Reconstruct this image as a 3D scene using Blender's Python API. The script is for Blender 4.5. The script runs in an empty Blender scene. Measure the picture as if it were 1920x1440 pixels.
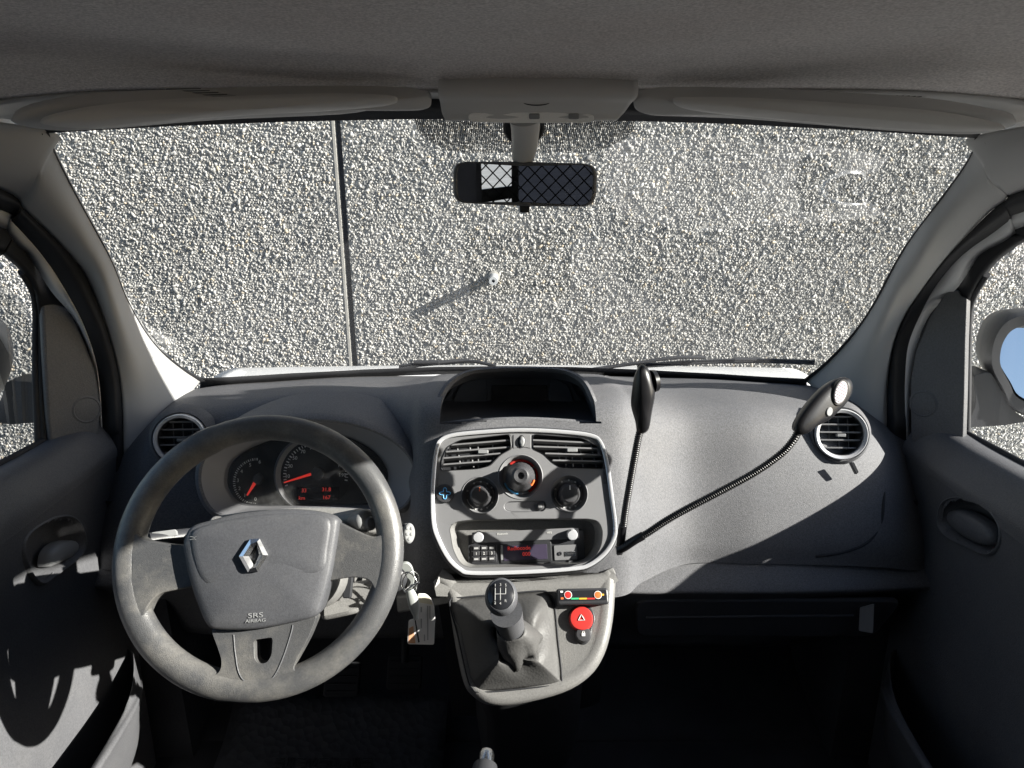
import bpy, bmesh, math, random
import numpy as np
from mathutils import Vector, Matrix
from mathutils.geometry import delaunay_2d_cdt
random.seed(7)
R = math.radians
scene = bpy.context.scene
COL = scene.collection

# ------------------------------------------------------------------ camera, sky, sun, exposure
FPX = 1331.0                       # focal length in pixels of the 1920 px wide photograph
PITCH = R(18.0)
CAM = Vector((0.0, 0.0, 1.65))
cam_data = bpy.data.cameras.new('camera')
cam = bpy.data.objects.new('camera', cam_data)
COL.objects.link(cam)
cam.location = CAM
cam.rotation_euler = (R(90) - PITCH, 0, 0)
cam_data.sensor_width = 36.0
cam_data.lens = 36.0 * FPX / 1920.0
cam_data.clip_start = 0.02
cam_data.clip_end = 500
scene.camera = cam

SUN_DIR = Vector((-1.0, 0.29, -0.465)).normalized()     # the way the light travels
world = bpy.data.worlds.new('World')
scene.world = world
world.use_nodes = True
wn = world.node_tree
for n in list(wn.nodes):
    wn.nodes.remove(n)
wo = wn.nodes.new('ShaderNodeOutputWorld')
wb = wn.nodes.new('ShaderNodeBackground')
ws = wn.nodes.new('ShaderNodeTexSky')
ws.sky_type = 'NISHITA'
ws.sun_disc = False
ws.sun_elevation = math.asin(-SUN_DIR.z)
ws.sun_rotation = math.atan2(-SUN_DIR.x, -SUN_DIR.y)
wb.inputs['Strength'].default_value = 0.06
wn.links.new(ws.outputs[0], wb.inputs['Color'])
wn.links.new(wb.outputs[0], wo.inputs['Surface'])
sd = bpy.data.lights.new('sun', 'SUN')
sd.energy = 5.0
sd.angle = R(0.5)
sd.color = (1.0, 0.95, 0.87)
sun = bpy.data.objects.new('sun', sd)
COL.objects.link(sun)
sun.location = (4, -2, 5)
sun.rotation_euler = SUN_DIR.to_track_quat('-Z', 'Y').to_euler()
vs = scene.view_settings
vs.view_transform = 'Standard'
vs.look = 'None'
vs.gamma = 1.0
vs.use_curve_mapping = False
vs.exposure = 1.65
scene.cycles.max_bounces = 16
scene.cycles.diffuse_bounces = 8
scene.cycles.glossy_bounces = 6
scene.cycles.transparent_max_bounces = 16
scene.cycles.use_denoising = True
scene.cycles.caustics_reflective = False
scene.cycles.caustics_refractive = False

# ------------------------------------------------------------------ geometry helpers
FW = Vector((0, math.cos(PITCH), -math.sin(PITCH)))
UP = Vector((0, math.sin(PITCH), math.cos(PITCH)))
RT = Vector((1, 0, 0))

def ray(px, py):
    return FW + RT * ((px - 960) / FPX) + UP * ((720 - py) / FPX)
def V(px, py, y):                  # the point of that sight line at forward distance y
    r = ray(px, py); return CAM + r * (y / r.y)
def XV(px, py, x):                 # the point of that sight line at sideways distance x
    r = ray(px, py); return CAM + r * (x / r.x)
def W3(x, y, z):                   # point relative to the eye
    return Vector((x, y, CAM.z + z))

class Plane:
    def __init__(s, p0, n):
        s.o = Vector(p0); s.n = Vector(n).normalized()
        s.u = Vector((1, 0, 0)); s.u = (s.u - s.n * s.u.dot(s.n)).normalized()
        s.v = s.n.cross(s.u).normalized()
        if s.v.z < 0: s.v = -s.v
    def p(s, px, py, h=0.0):
        r = ray(px, py)
        t = (s.o + s.n * h - CAM).dot(s.n) / r.dot(s.n)
        return CAM + r * t
    def at(s, a, b, h=0.0):
        return s.o + s.u * a + s.v * b + s.n * h
    def ab(s, px, py, h=0.0):
        q = s.p(px, py, h) - s.o
        return q.dot(s.u), q.dot(s.v)
    def poly(s, pts, h=0.0):
        return [s.p(x, y, h) for x, y in pts]

def crom(p0, p1, p2, p3, t):
    return 0.5 * ((2 * p1) + (p2 - p0) * t + (2 * p0 - 5 * p1 + 4 * p2 - p3) * t * t + (3 * p1 - p0 - 3 * p2 + p3) * t ** 3)
def curve(pts, n=6, closed=False):
    pts = [Vector(p) for p in pts]
    m = len(pts); out = []
    rng = m if closed else m - 1
    for i in range(rng):
        if closed:
            a, b, c, d = pts[(i - 1) % m], pts[i], pts[(i + 1) % m], pts[(i + 2) % m]
        else:
            b, c = pts[i], pts[i + 1]
            a = pts[i - 1] if i > 0 else b * 2 - c
            d = pts[i + 2] if i + 2 < m else c * 2 - b
        for k in range(n):
            out.append(crom(a, b, c, d, k / n))
    if not closed: out.append(pts[-1].copy())
    return out
def fillet(pts, r, n=5):
    pts = [Vector(p) for p in pts]; m = len(pts); out = []
    for i in range(m):
        p, a, b = pts[i], pts[i - 1], pts[(i + 1) % m]
        da, db = (a - p), (b - p)
        rr = min(r, da.length * .49, db.length * .49)
        s, e = p + da.normalized() * rr, p + db.normalized() * rr
        for k in range(n + 1):
            t = k / n
            out.append(s * (1 - t) ** 2 + p * 2 * t * (1 - t) + e * t * t)
    return out

WLOC = {}
def tag(o, label=None, cat=None, group=None, kind=None):
    if label: o['label'] = label
    if cat: o['category'] = cat
    if group: o['group'] = group
    if kind: o['kind'] = kind
    return o
def thing(name, loc, label, cat, group=None):
    o = bpy.data.objects.new(name, None); COL.objects.link(o)
    o.location = loc; o.empty_display_size = 0.05
    WLOC[o.name] = Vector(loc)
    return tag(o, label, cat, group)
def mk(name, verts, faces, mat, parent=None, smooth=40, bevel=0, seg=2, solid=0, uvs=None):
    verts = [Vector(v) for v in verts]
    c = Vector((0, 0, 0))
    for v in verts: c += v
    c /= len(verts)
    me = bpy.data.meshes.new(name)
    me.from_pydata([tuple(v - c) for v in verts], [], faces)
    if uvs is not None:
        lay = me.uv_layers.new(name='UVMap')
        for l in me.loops: lay.data[l.index].uv = uvs[l.vertex_index]
    if smooth:
        me.polygons.foreach_set('use_smooth', [True] * len(me.polygons))
        if smooth < 180: me.set_sharp_from_angle(angle=R(smooth))
    me.materials.append(mat)
    o = bpy.data.objects.new(name, me); COL.objects.link(o)
    if parent is not None:
        o.parent = parent; o.location = c - WLOC[parent.name]
    else:
        o.location = c
    WLOC[o.name] = c
    if solid:
        m = o.modifiers.new('thickness', 'SOLIDIFY'); m.thickness = abs(solid); m.offset = -1 if solid > 0 else 1
    if bevel:
        m = o.modifiers.new('bevel', 'BEVEL'); m.width = bevel; m.segments = seg; m.limit_method = 'ANGLE'; m.angle_limit = R(35)
        m.harden_normals = False
    return o
def fixnormals(o):
    bm = bmesh.new(); bm.from_mesh(o.data)
    bmesh.ops.recalc_face_normals(bm, faces=bm.faces)
    bm.to_mesh(o.data); bm.free(); return o

def slab(name, pts, n, depth, mat, parent=None, bevel=0.0, holes=(), seg=2, smooth=35):
    n = Vector(n).normalized()
    loops = [[Vector(p) for p in pts]] + [[Vector(p) for p in h] for h in holes]
    # squash every loop onto the local plane so that tessellation is clean
    flat = []
    u = (loops[0][1] - loops[0][0]); u = (u - n * u.dot(n)).normalized(); w = n.cross(u)
    for l in loops: flat.append([Vector((p.dot(u), p.dot(w), 0)) for p in l])
    front = [p for l in loops for p in l]; k = len(front)
    verts = front + [p - n * depth for p in front]
    faces = []
    if not holes:
        faces.append(list(range(k))); faces.append([k + i for i in range(k)][::-1])
    else:
        cv = [Vector((q.x, q.y)) for l in flat for q in l]; ce = []; b0 = 0
        for l in flat:
            ce += [(b0 + i, b0 + (i + 1) % len(l)) for i in range(len(l))]; b0 += len(l)
        res = delaunay_2d_cdt(cv, ce, [], 0, 1e-7)
        V2, F2, OV = res[0], res[2], res[3]
        back_of = {}
        for t in F2:
            cx = sum(V2[i].x for i in t) / len(t); cy = sum(V2[i].y for i in t) / len(t)
            if not inside((cx, cy), flat[0]) or any(inside((cx, cy), l) for l in flat[1:]): continue
            if not all(OV[i] for i in t):
                continue
            q = [OV[i][0] for i in t]
            faces.append(q); faces.append([k + i for i in q][::-1])
    b = 0
    for l in loops:
        m = len(l)
        for i in range(m):
            j = (i + 1) % m
            faces.append([b + i, b + j, k + b + j, k + b + i])
        b += m
    o = mk(name, verts, faces, mat, parent, smooth=smooth, bevel=bevel, seg=seg)
    return fixnormals(o)

def rrect(pl, a0, a1, b0, b1, h, r, n=4):
    return fillet([pl.at(a0, b0, h), pl.at(a1, b0, h), pl.at(a1, b1, h), pl.at(a0, b1, h)], r, n)
def ellipse(pl, px, py, h, ra, rb, n=40, rot=0):
    a, b = pl.ab(px, py, h)
    out = []
    for i in range(n):
        t = 2 * math.pi * i / n
        x, y = ra * math.cos(t), rb * math.sin(t)
        out.append(pl.at(a + x * math.cos(rot) - y * math.sin(rot), b + x * math.sin(rot) + y * math.cos(rot), h))
    return out

def loft(name, rings, mat, parent=None, closed=True, cap0=False, cap1=False, smooth=50, bevel=0, solid=0):
    m = len(rings[0]); verts = [p for r_ in rings for p in r_]; faces = []
    for i in range(len(rings) - 1):
        for j in range(m if closed else m - 1):
            jj = (j + 1) % m
            faces.append([i * m + j, i * m + jj, (i + 1) * m + jj, (i + 1) * m + j])
    if cap0: faces.append(list(range(m))[::-1])
    if cap1: faces.append([(len(rings) - 1) * m + j for j in range(m)])
    o = mk(name, verts, faces, mat, parent, smooth=smooth, bevel=bevel, solid=solid)
    return fixnormals(o)

def lathe(name, c, n, prof, mat, parent=None, seg=40, cap0=True, cap1=True, smooth=40, sx=1.0, sy=1.0, u=None, notch=0, notch_d=0.0):
    n = Vector(n).normalized(); c = Vector(c)
    if u is None:
        u = Vector((1, 0, 0)) if abs(n.x) < .9 else Vector((0, 1, 0))
    u = (Vector(u) - n * Vector(u).dot(n)).normalized(); w = n.cross(u)
    rings = []
    for r_, h in prof:
        ring = []
        for k in range(seg):
            t = 2 * math.pi * k / seg
            rr = r_ * (1 - notch_d * (0.5 + 0.5 * math.cos(notch * t))) if notch else r_
            ring.append(c + u * (rr * sx * math.cos(t)) + w * (rr * sy * math.sin(t)) + n * h)
        rings.append(ring)
    return loft(name, rings, mat, parent, True, cap0, cap1, smooth)

def tube(name, pts, rad, mat, parent=None, sides=12, closed=False, flat=None, smooth=60, cap=True):
    pts = [Vector(p) for p in pts]; m = len(pts)
    if not isinstance(rad, (list, tuple)): rad = [rad] * m
    tang = []
    for i in range(m):
        if closed: t = pts[(i + 1) % m] - pts[i - 1]
        else: t = pts[min(i + 1, m - 1)] - pts[max(i - 1, 0)]
        tang.append(t.normalized())
    nrm = Vector(flat) if flat is not None else (Vector((0, 0, 1)) if abs(tang[0].z) < .9 else Vector((1, 0, 0)))
    rings = []
    for i in range(m):
        t = tang[i]
        if flat is not None: nrm = Vector(flat)
        nn = (nrm - t * nrm.dot(t)).normalized(); nrm = nn
        b = t.cross(nn)
        r_ = rad[i]
        ra, rb = r_ if isinstance(r_, (list, tuple)) else (r_, r_)
        rings.append([pts[i] + nn * (ra * math.cos(2 * math.pi * k / sides)) + b * (rb * math.sin(2 * math.pi * k / sides)) for k in range(sides)])
    if closed: rings.append(rings[0])
    if closed:
        verts = [p for r_ in rings[:-1] for p in r_]; faces = []
        for i in range(m):
            for j in range(sides):
                jj = (j + 1) % sides; i2 = (i + 1) % m
                faces.append([i * sides + j, i * sides + jj, i2 * sides + jj, i2 * sides + j])
        return fixnormals(mk(name, verts, faces, mat, parent, smooth=smooth))
    return loft(name, rings, mat, parent, True, cap, cap, smooth)

def patch(name, grid, nu, nv, mat, parent=None, solid=0, cut=None, smooth=60, lin_u=False, lin_v=False):
    """smooth surface through a grid of control points (rows x columns)"""
    def line(ps, n, lin):
        if lin:
            out = []
            for i in range(len(ps) - 1):
                for k in range(n): out.append(ps[i].lerp(ps[i + 1], k / n))
            return out + [ps[-1]]
        return curve(ps, n)
    rows = [line([Vector(p) for p in r_], nu, lin_u) for r_ in grid]
    cols = [line([r_[j] for r_ in rows], nv, lin_v) for j in range(len(rows[0]))]
    m = len(cols); k = len(cols[0])
    verts = [cols[j][i] for i in range(k) for j in range(m)]
    faces = []
    for i in range(k - 1):
        for j in range(m - 1):
            f = [i * m + j, i * m + j + 1, (i + 1) * m + j + 1, (i + 1) * m + j]
            if cut is not None:
                c = (verts[f[0]] + verts[f[1]] + verts[f[2]] + verts[f[3]]) / 4
                if cut(c): continue
            faces.append(f)
    return mk(name, verts, faces, mat, parent, smooth=smooth, solid=solid)
def ribbon(name, A, B, n, mat, parent=None, bulge=None, solid=0.002):
    A = [Vector(p) for p in A]; B = [Vector(p) for p in B]
    grid = [A, B] if bulge is None else [A, [(a + b) / 2 + Vector(bulge) for a, b in zip(A, B)], B]
    return patch(name, grid, n, 1 if bulge is None else 6, mat, parent, solid=solid)
def project(p):
    d = Vector(p) - CAM; z = d.dot(FW)
    return 960 + FPX * d.dot(RT) / z, 720 - FPX * d.dot(UP) / z
def inside(pt, poly):
    x, y = pt; c = False; j = len(poly) - 1
    for i in range(len(poly)):
        xi, yi = poly[i][0], poly[i][1]; xj, yj = poly[j][0], poly[j][1]
        if (yi > y) != (yj > y) and x < (xj - xi) * (y - yi) / (yj - yi) + xi: c = not c
        j = i
    return c
def box(name, x0, x1, y0, y1, z0, z1, mat, parent=None, bevel=0):
    v = [(x, y, z) for z in (z0, z1) for y in (y0, y1) for x in (x0, x1)]
    f = [(0, 2, 3, 1), (4, 5, 7, 6), (0, 1, 5, 4), (2, 6, 7, 3), (0, 4, 6, 2), (1, 3, 7, 5)]
    return mk(name, v, f, mat, parent, smooth=35 if bevel else 0, bevel=bevel)
def text(name, s, pos, u, v, size, mat, parent, align='CENTER', depth=0.0002, sx=1.0):
    cu = bpy.data.curves.new(name, 'FONT'); cu.body = s; cu.size = size; cu.align_x = align; cu.align_y = 'CENTER'
    cu.extrude = depth; cu.resolution_u = 3
    t = bpy.data.objects.new(name, cu); COL.objects.link(t)
    me = bpy.data.meshes.new_from_object(t); bpy.data.objects.remove(t)
    u = Vector(u).normalized(); v = Vector(v); v = (v - u * v.dot(u)).normalized(); n = u.cross(v)
    M = Matrix((u * sx, v, n)).transposed()
    pts = [M @ q.co for q in me.vertices]
    me2 = me
    for q, p in zip(me2.vertices, pts): q.co = p
    me2.materials.clear(); me2.materials.append(mat)
    o = bpy.data.objects.new(name, me2); COL.objects.link(o)
    o.parent = parent; o.location = Vector(pos) - WLOC[parent.name]; WLOC[o.name] = Vector(pos)
    return o

# ------------------------------------------------------------------ materials
def nodes(name):
    m = bpy.data.materials.new(name); m.use_nodes = True
    return m, m.node_tree, m.node_tree.nodes['Principled BSDF']
def plastic(name, col, rough=0.5, var=0.12, grain=900, bump=0.25, spec=0.5, vscale=6, metallic=0.0, dirt=None, dirt_scale=9, dist=0.0006, speck=0.0, sscale=420):
    """moulded or woven surface: slow tone drift, fine grain relief, optional wear colour"""
    m, t, b = nodes(name); N = t.nodes; L = t.links
    tc = N.new('ShaderNodeTexCoord')
    geo = N.new('ShaderNodeNewGeometry')
    n1 = N.new('ShaderNodeTexNoise'); n1.inputs['Scale'].default_value = vscale; n1.inputs['Detail'].default_value = 5
    L.new(geo.outputs['Position'], n1.inputs['Vector'])
    rmp = N.new('ShaderNodeMapRange'); rmp.inputs['From Min'].default_value = .3; rmp.inputs['From Max'].default_value = .7
    rmp.inputs['To Min'].default_value = 1 - var; rmp.inputs['To Max'].default_value = 1 + var
    L.new(n1.outputs['Fac'], rmp.inputs['Value'])
    mx = N.new('ShaderNodeMix'); mx.data_type = 'RGBA'; mx.blend_type = 'MULTIPLY'; mx.inputs['Factor'].default_value = 1
    mx.inputs['A'].default_value = (*col, 1)
    L.new(rmp.outputs['Result'], mx.inputs['B'])
    out = mx.outputs['Result']
    if dirt:
        n3 = N.new('ShaderNodeTexNoise'); n3.inputs['Scale'].default_value = dirt_scale; n3.inputs['Detail'].default_value = 8; n3.inputs['Roughness'].default_value = .65
        L.new(geo.outputs['Position'], n3.inputs['Vector'])
        r3 = N.new('ShaderNodeMapRange'); r3.inputs['From Min'].default_value = .45; r3.inputs['From Max'].default_value = .75
        r3.inputs['To Max'].default_value = dirt[3]
        L.new(n3.outputs['Fac'], r3.inputs['Value'])
        m3 = N.new('ShaderNodeMix'); m3.data_type = 'RGBA'
        L.new(r3.outputs['Result'], m3.inputs['Factor']); L.new(out, m3.inputs['A']); m3.inputs['B'].default_value = (*dirt[:3], 1)
        out = m3.outputs['Result']
    if speck:
        n4 = N.new('ShaderNodeTexNoise'); n4.inputs['Scale'].default_value = sscale; n4.inputs['Detail'].default_value = 2
        L.new(geo.outputs['Position'], n4.inputs['Vector'])
        r4 = N.new('ShaderNodeMapRange'); r4.inputs['From Min'].default_value = .3; r4.inputs['From Max'].default_value = .7
        r4.inputs['To Min'].default_value = 1 - speck; r4.inputs['To Max'].default_value = 1 + speck
        L.new(n4.outputs['Fac'], r4.inputs['Value'])
        m4 = N.new('ShaderNodeMix'); m4.data_type = 'RGBA'; m4.blend_type = 'MULTIPLY'; m4.inputs['Factor'].default_value = 1
        L.new(out, m4.inputs['A']); L.new(r4.outputs['Result'], m4.inputs['B']); out = m4.outputs['Result']
    L.new(out, b.inputs['Base Color'])
    rr = N.new('ShaderNodeMapRange'); rr.inputs['To Min'].default_value = rough - .07; rr.inputs['To Max'].default_value = min(1, rough + .07)
    L.new(n1.outputs['Fac'], rr.inputs['Value']); L.new(rr.outputs['Result'], b.inputs['Roughness'])
    b.inputs['Specular IOR Level'].default_value = spec
    b.inputs['Metallic'].default_value = metallic
    if bump:
        n2 = N.new('ShaderNodeTexVoronoi'); n2.inputs['Scale'].default_value = grain
        L.new(geo.outputs['Position'], n2.inputs['Vector'])
        bp = N.new('ShaderNodeBump'); bp.inputs['Strength'].default_value = bump; bp.inputs['Distance'].default_value = dist
        L.new(n2.outputs['Distance'], bp.inputs['Height']); L.new(bp.outputs['Normal'], b.inputs['Normal'])
    return m
def plain(name, col, rough=0.4, metallic=0.0, emit=None, es=0.0, spec=0.5):
    m, t, b = nodes(name)
    b.inputs['Base Color'].default_value = (*col, 1); b.inputs['Roughness'].default_value = rough
    b.inputs['Metallic'].default_value = metallic; b.inputs['Specular IOR Level'].default_value = spec
    if emit:
        b.inputs['Emission Color'].default_value = (*emit, 1); b.inputs['Emission Strength'].default_value = es
    N = t.nodes; L = t.links
    geo = N.new('ShaderNodeNewGeometry'); nz = N.new('ShaderNodeTexNoise'); nz.inputs['Scale'].default_value = 60; nz.inputs['Detail'].default_value = 4
    L.new(geo.outputs['Position'], nz.inputs['Vector'])
    rr = N.new('ShaderNodeMapRange'); rr.inputs['To Min'].default_value = max(0.02, rough - .08); rr.inputs['To Max'].default_value = rough + .1
    L.new(nz.outputs['Fac'], rr.inputs['Value']); L.new(rr.outputs['Result'], b.inputs['Roughness'])
    return m
def glass_mat(name, tint=(.93, .95, .95), refl=0.8, smudge=0.0):
    m, t, b = nodes(name); N = t.nodes; L = t.links
    N.remove(b); o = N['Material Output']
    tr = N.new('ShaderNodeBsdfTransparent'); tr.inputs['Color'].default_value = (*tint, 1)
    gl = N.new('ShaderNodeBsdfGlossy'); gl.inputs['Roughness'].default_value = 0.02
    lw = N.new('ShaderNodeLayerWeight'); lw.inputs['Blend'].default_value = 0.25
    mu = N.new('ShaderNodeMath'); mu.operation = 'MULTIPLY'; mu.inputs[1].default_value = refl
    L.new(lw.outputs['Fresnel'], mu.inputs[0])
    mx = N.new('ShaderNodeMixShader'); L.new(mu.outputs[0], mx.inputs[0]); L.new(tr.outputs[0], mx.inputs[1]); L.new(gl.outputs[0], mx.inputs[2])
    out = mx.outputs[0]
    if smudge:
        geo = N.new('ShaderNodeNewGeometry'); nz = N.new('ShaderNodeTexNoise'); nz.inputs['Scale'].default_value = 7; nz.inputs['Detail'].default_value = 9; nz.inputs['Roughness'].default_value = .7
        L.new(geo.outputs['Position'], nz.inputs['Vector'])
        rr = N.new('ShaderNodeMapRange'); rr.inputs['From Min'].default_value = .5; rr.inputs['From Max'].default_value = .85; rr.inputs['To Max'].default_value = smudge
        L.new(nz.outputs['Fac'], rr.inputs['Value'])
        df = N.new('ShaderNodeBsdfDiffuse'); df.inputs['Color'].default_value = (.8, .8, .78, 1)
        m2 = N.new('ShaderNodeMixShader'); L.new(rr.outputs['Result'], m2.inputs[0]); L.new(out, m2.inputs[1]); L.new(df.outputs[0], m2.inputs[2])
        out = m2.outputs[0]
    L.new(out, o.inputs['Surface'])
    return m

M = {}
M['dash'] = plastic('dash_plastic', (.125, .126, .134), .62, .10, 850, .5, .25, dirt=(.2, .19, .18, .14), dist=.0008, speck=.22, sscale=430)
M['dash_lower'] = plastic('lower_dash_plastic', (.085, .086, .095), .55, .10, 600, .3)
M['black'] = plastic('black_plastic', (.034, .035, .039), .42, .12, 900, .15)
M['soft_black'] = plastic('matte_black_rubber', (.03, .031, .035), .7, .12, 700, .2, .3)
M['panel'] = plastic('centre_panel_plastic', (.19, .191, .198), .46, .07, 1100, .15, .45, dirt=(.18, .17, .16, .12))
M['console'] = plastic('console_plastic', (.19, .188, .184), .42, .10, 650, .35, .5, dirt=(.27, .26, .24, .35), speck=.12)
M['bezel'] = plastic('cluster_surround', (.22, .22, .23), .4, .06, 900, .08)
M['wheel'] = plastic('steering_wheel_rubber', (.072, .073, .076), .38, .12, 800, .35, .6, dirt=(.28, .265, .235, .5), dirt_scale=17, speck=.12)
M['hub'] = plastic('airbag_cover', (.075, .077, .085), .46, .08, 1000, .25, .45, dirt=(.17, .165, .155, .2), speck=.14)
M['trim'] = plastic('pillar_trim', (.44, .443, .445), .6, .05, 1200, .12, .3)
M['head'] = plastic('headliner_fabric', (.70, .665, .65), .95, .10, 750, .7, .1, vscale=3, dirt=(.54, .46, .43, .45), dirt_scale=4, speck=.20, sscale=330)
M['visor'] = plastic('visor_vinyl', (.68, .67, .65), .6, .05, 1200, .15, .3)
M['overhead'] = plastic('overhead_plastic', (.58, .575, .565), .5, .05, 1300, .12, .4)
M['seal'] = plastic('door_seal_rubber', (.016, .017, .02), .55, .15, 500, .12, .4)
M['door'] = plastic('door_plastic', (.095, .096, .103), .52, .10, 650, .35, .4, dirt=(.18, .175, .17, .2), speck=.16)
M['paint'] = plastic('white_body_paint', (.72, .73, .74), .25, .03, 300, 0.0, .6)
M['silver'] = plastic('silver_paint', (.76, .77, .80), .26, .03, 900, .03, .5, metallic=.45)
M['chrome'] = plain('chrome', (.86, .87, .89), .22, 1.0)
M['steel'] = plain('steel', (.55, .55, .55), .25, 1.0)
M['knob'] = plastic('knob_rubber', (.05, .05, .054), .45, .1, 900, .2)
M['gaiter'] = plastic('gaiter_vinyl', (.075, .074, .073), .58, .15, 260, .45, .5, dirt=(.17, .165, .16, .3))
M['white_print'] = plain('white_print', (.75, .75, .73), .5)
M['grey_print'] = plain('grey_print', (.42, .42, .42), .5)
M['dial'] = plain('dial_black', (.012, .012, .014), .5)
M['red'] = plain('red_needle', (.75, .05, .04), .4, 0, (1, .06, .04), .12)
M['red_lcd'] = plain('red_lcd', (.5, .03, .03), .5, 0, (1, .09, .07), .10)
M['hazard'] = plain('hazard_red', (.5, .035, .03), .32)
M['orange'] = plain('orange_mark', (.75, .16, .04), .4)
M['screen'] = plain('radio_screen', (.055, .045, .075), .18)
M['black_gloss'] = plain('black_gloss', (.02, .021, .025), .18)
M['lens'] = plastic('lamp_lens', (.9, .89, .86), .3, .1, 420, .5, .6)
M['label'] = plain('label_paper', (.78, .77, .76), .55)
M['cream'] = plain('tag_card', (.72, .66, .52), .5)
M['blue_mark'] = plain('blue_print', (.12, .42, .75), .4)
M['key_grey'] = plain('key_plastic', (.40, .42, .405), .35)
M['stalk'] = plastic('stalk_plastic', (.25, .255, .26), .4, .05, 900, .1)
M['green'] = plain('green_print', (.05, .5, .2), .4)
M['amber'] = plain('amber_print', (.75, .4, .04), .4)
M['fabric'] = plastic('seat_fabric', (.09, .092, .11), .9, .15, 500, .6, .1)
M['carpet'] = plastic('floor_carpet', (.065, .065, .072), .95, .2, 300, .8, .05)
M['led'] = plain('led_lens', (.42, .40, .42), .25)
M['lamp_black'] = plastic('lamp_black', (.014, .014, .016), .35, .1, 900, .05, .4)
M['pod'] = plastic('pod_black', (.11, .111, .118), .5, .1, 900, .1)
M['glass'] = glass_mat('windscreen_glass', (.95, .965, .96), .3, .0)
M['side_glass'] = glass_mat('side_glass', (.92, .94, .94), .5, .03)
M['cover_glass'] = glass_mat('cluster_lens', (.96, .96, .96), .6, .16)
M['mirror'] = plain('mirror_silver', (.86, .88, .9), .0, 1.0)
for nd in M['mirror'].node_tree.nodes:
    if nd.type == 'MAP_RANGE': nd.inputs['To Min'].default_value = 0.0; nd.inputs['To Max'].default_value = 0.02

# ------------------------------------------------------------------ ground and wall
def asphalt():
    m = plastic('pale_concrete_paving', (.25, .247, .24), .9, .2, 120, .6, .2, vscale=2); return m
g = 40.0
ground = mk('ground', [(-g, -g, 0), (g, -g, 0), (g, 6, 0), (-g, 6, 0)], [(0, 1, 2, 3)], asphalt(), None, smooth=0)
tag(ground, kind='structure')

WY = 3.0                                           # face of the wall
def pebble_mat():
    m, t, b = nodes('pebbles'); N = t.nodes; L = t.links
    geo = N.new('ShaderNodeNewGeometry')
    cr = N.new('ShaderNodeValToRGB'); cr.color_ramp.interpolation = 'LINEAR'
    el = cr.color_ramp.elements
    el[0].position = 0.0; el[0].color = (.2, .2, .2, 1)
    el[1].position = 1.0; el[1].color = (.66, .65, .63, 1)
    for p, c in ((.10, (.27, .27, .267)), (.25, (.37, .367, .355)), (.6, (.47, .465, .447)), (.86, (.55, .54, .52)), (.9, (.55, .47, .35)), (.93, (.58, .57, .55))):
        e = el.new(p); e.color = (*c, 1)
    L.new(geo.outputs['Random Per Island'], cr.inputs['Fac'])
    nz = N.new('ShaderNodeTexNoise'); nz.inputs['Scale'].default_value = 1.7; nz.inputs['Detail'].default_value = 6
    L.new(geo.outputs['Position'], nz.inputs['Vector'])
    mr = N.new('ShaderNodeMapRange'); mr.inputs['From Min'].default_value = .3; mr.inputs['From Max'].default_value = .7; mr.inputs['To Min'].default_value = .86; mr.inputs['To Max'].default_value = 1.1
    L.new(nz.outputs['Fac'], mr.inputs['Value'])
    mx = N.new('ShaderNodeMix'); mx.data_type = 'RGBA'; mx.blend_type = 'MULTIPLY'; mx.inputs['Factor'].default_value = 1
    L.new(cr.outputs['Color'], mx.inputs['A']); L.new(mr.outputs['Result'], mx.inputs['B'])
    L.new(mx.outputs['Result'], b.inputs['Base Color'])
    b.inputs['Roughness'].default_value = .55
    return m
def cement_mat():
    m = plastic('cement', (.33, .327, .315), .9, .25, 160, .9, .2, vscale=30, dist=.004); return m
M['cement'] = cement_mat(); M['pebble'] = pebble_mat()
M['bare'] = plastic('bare_concrete', (.40, .39, .365), .9, .12, 200, .4, .2, vscale=20)
wall = thing('concrete_wall', (0, WY, 0), 'tall wall of washed pebble concrete panels filling the view ahead', 'wall')
SEAM = -.693
WX0, WX1, WZ0, WZ1 = -4.2, 4.2, 0.0, 3.6
box('panel', WX0, SEAM - .012, WY, WY + .16, WZ0, WZ1, M['cement'], wall)
box('panel', SEAM + .012, WX1, WY, WY + .16, WZ0, WZ1, M['cement'], wall)
box('joint_filler', SEAM - .0118, SEAM + .0118, WY + .028, WY + .15, WZ0, WZ1 - .001, M['soft_black'], wall)
box('bare_edge', SEAM - .0225, SEAM - .0125, WY - .004, WY + .02, WZ0, WZ1 - .002, M['bare'], wall)

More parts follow.
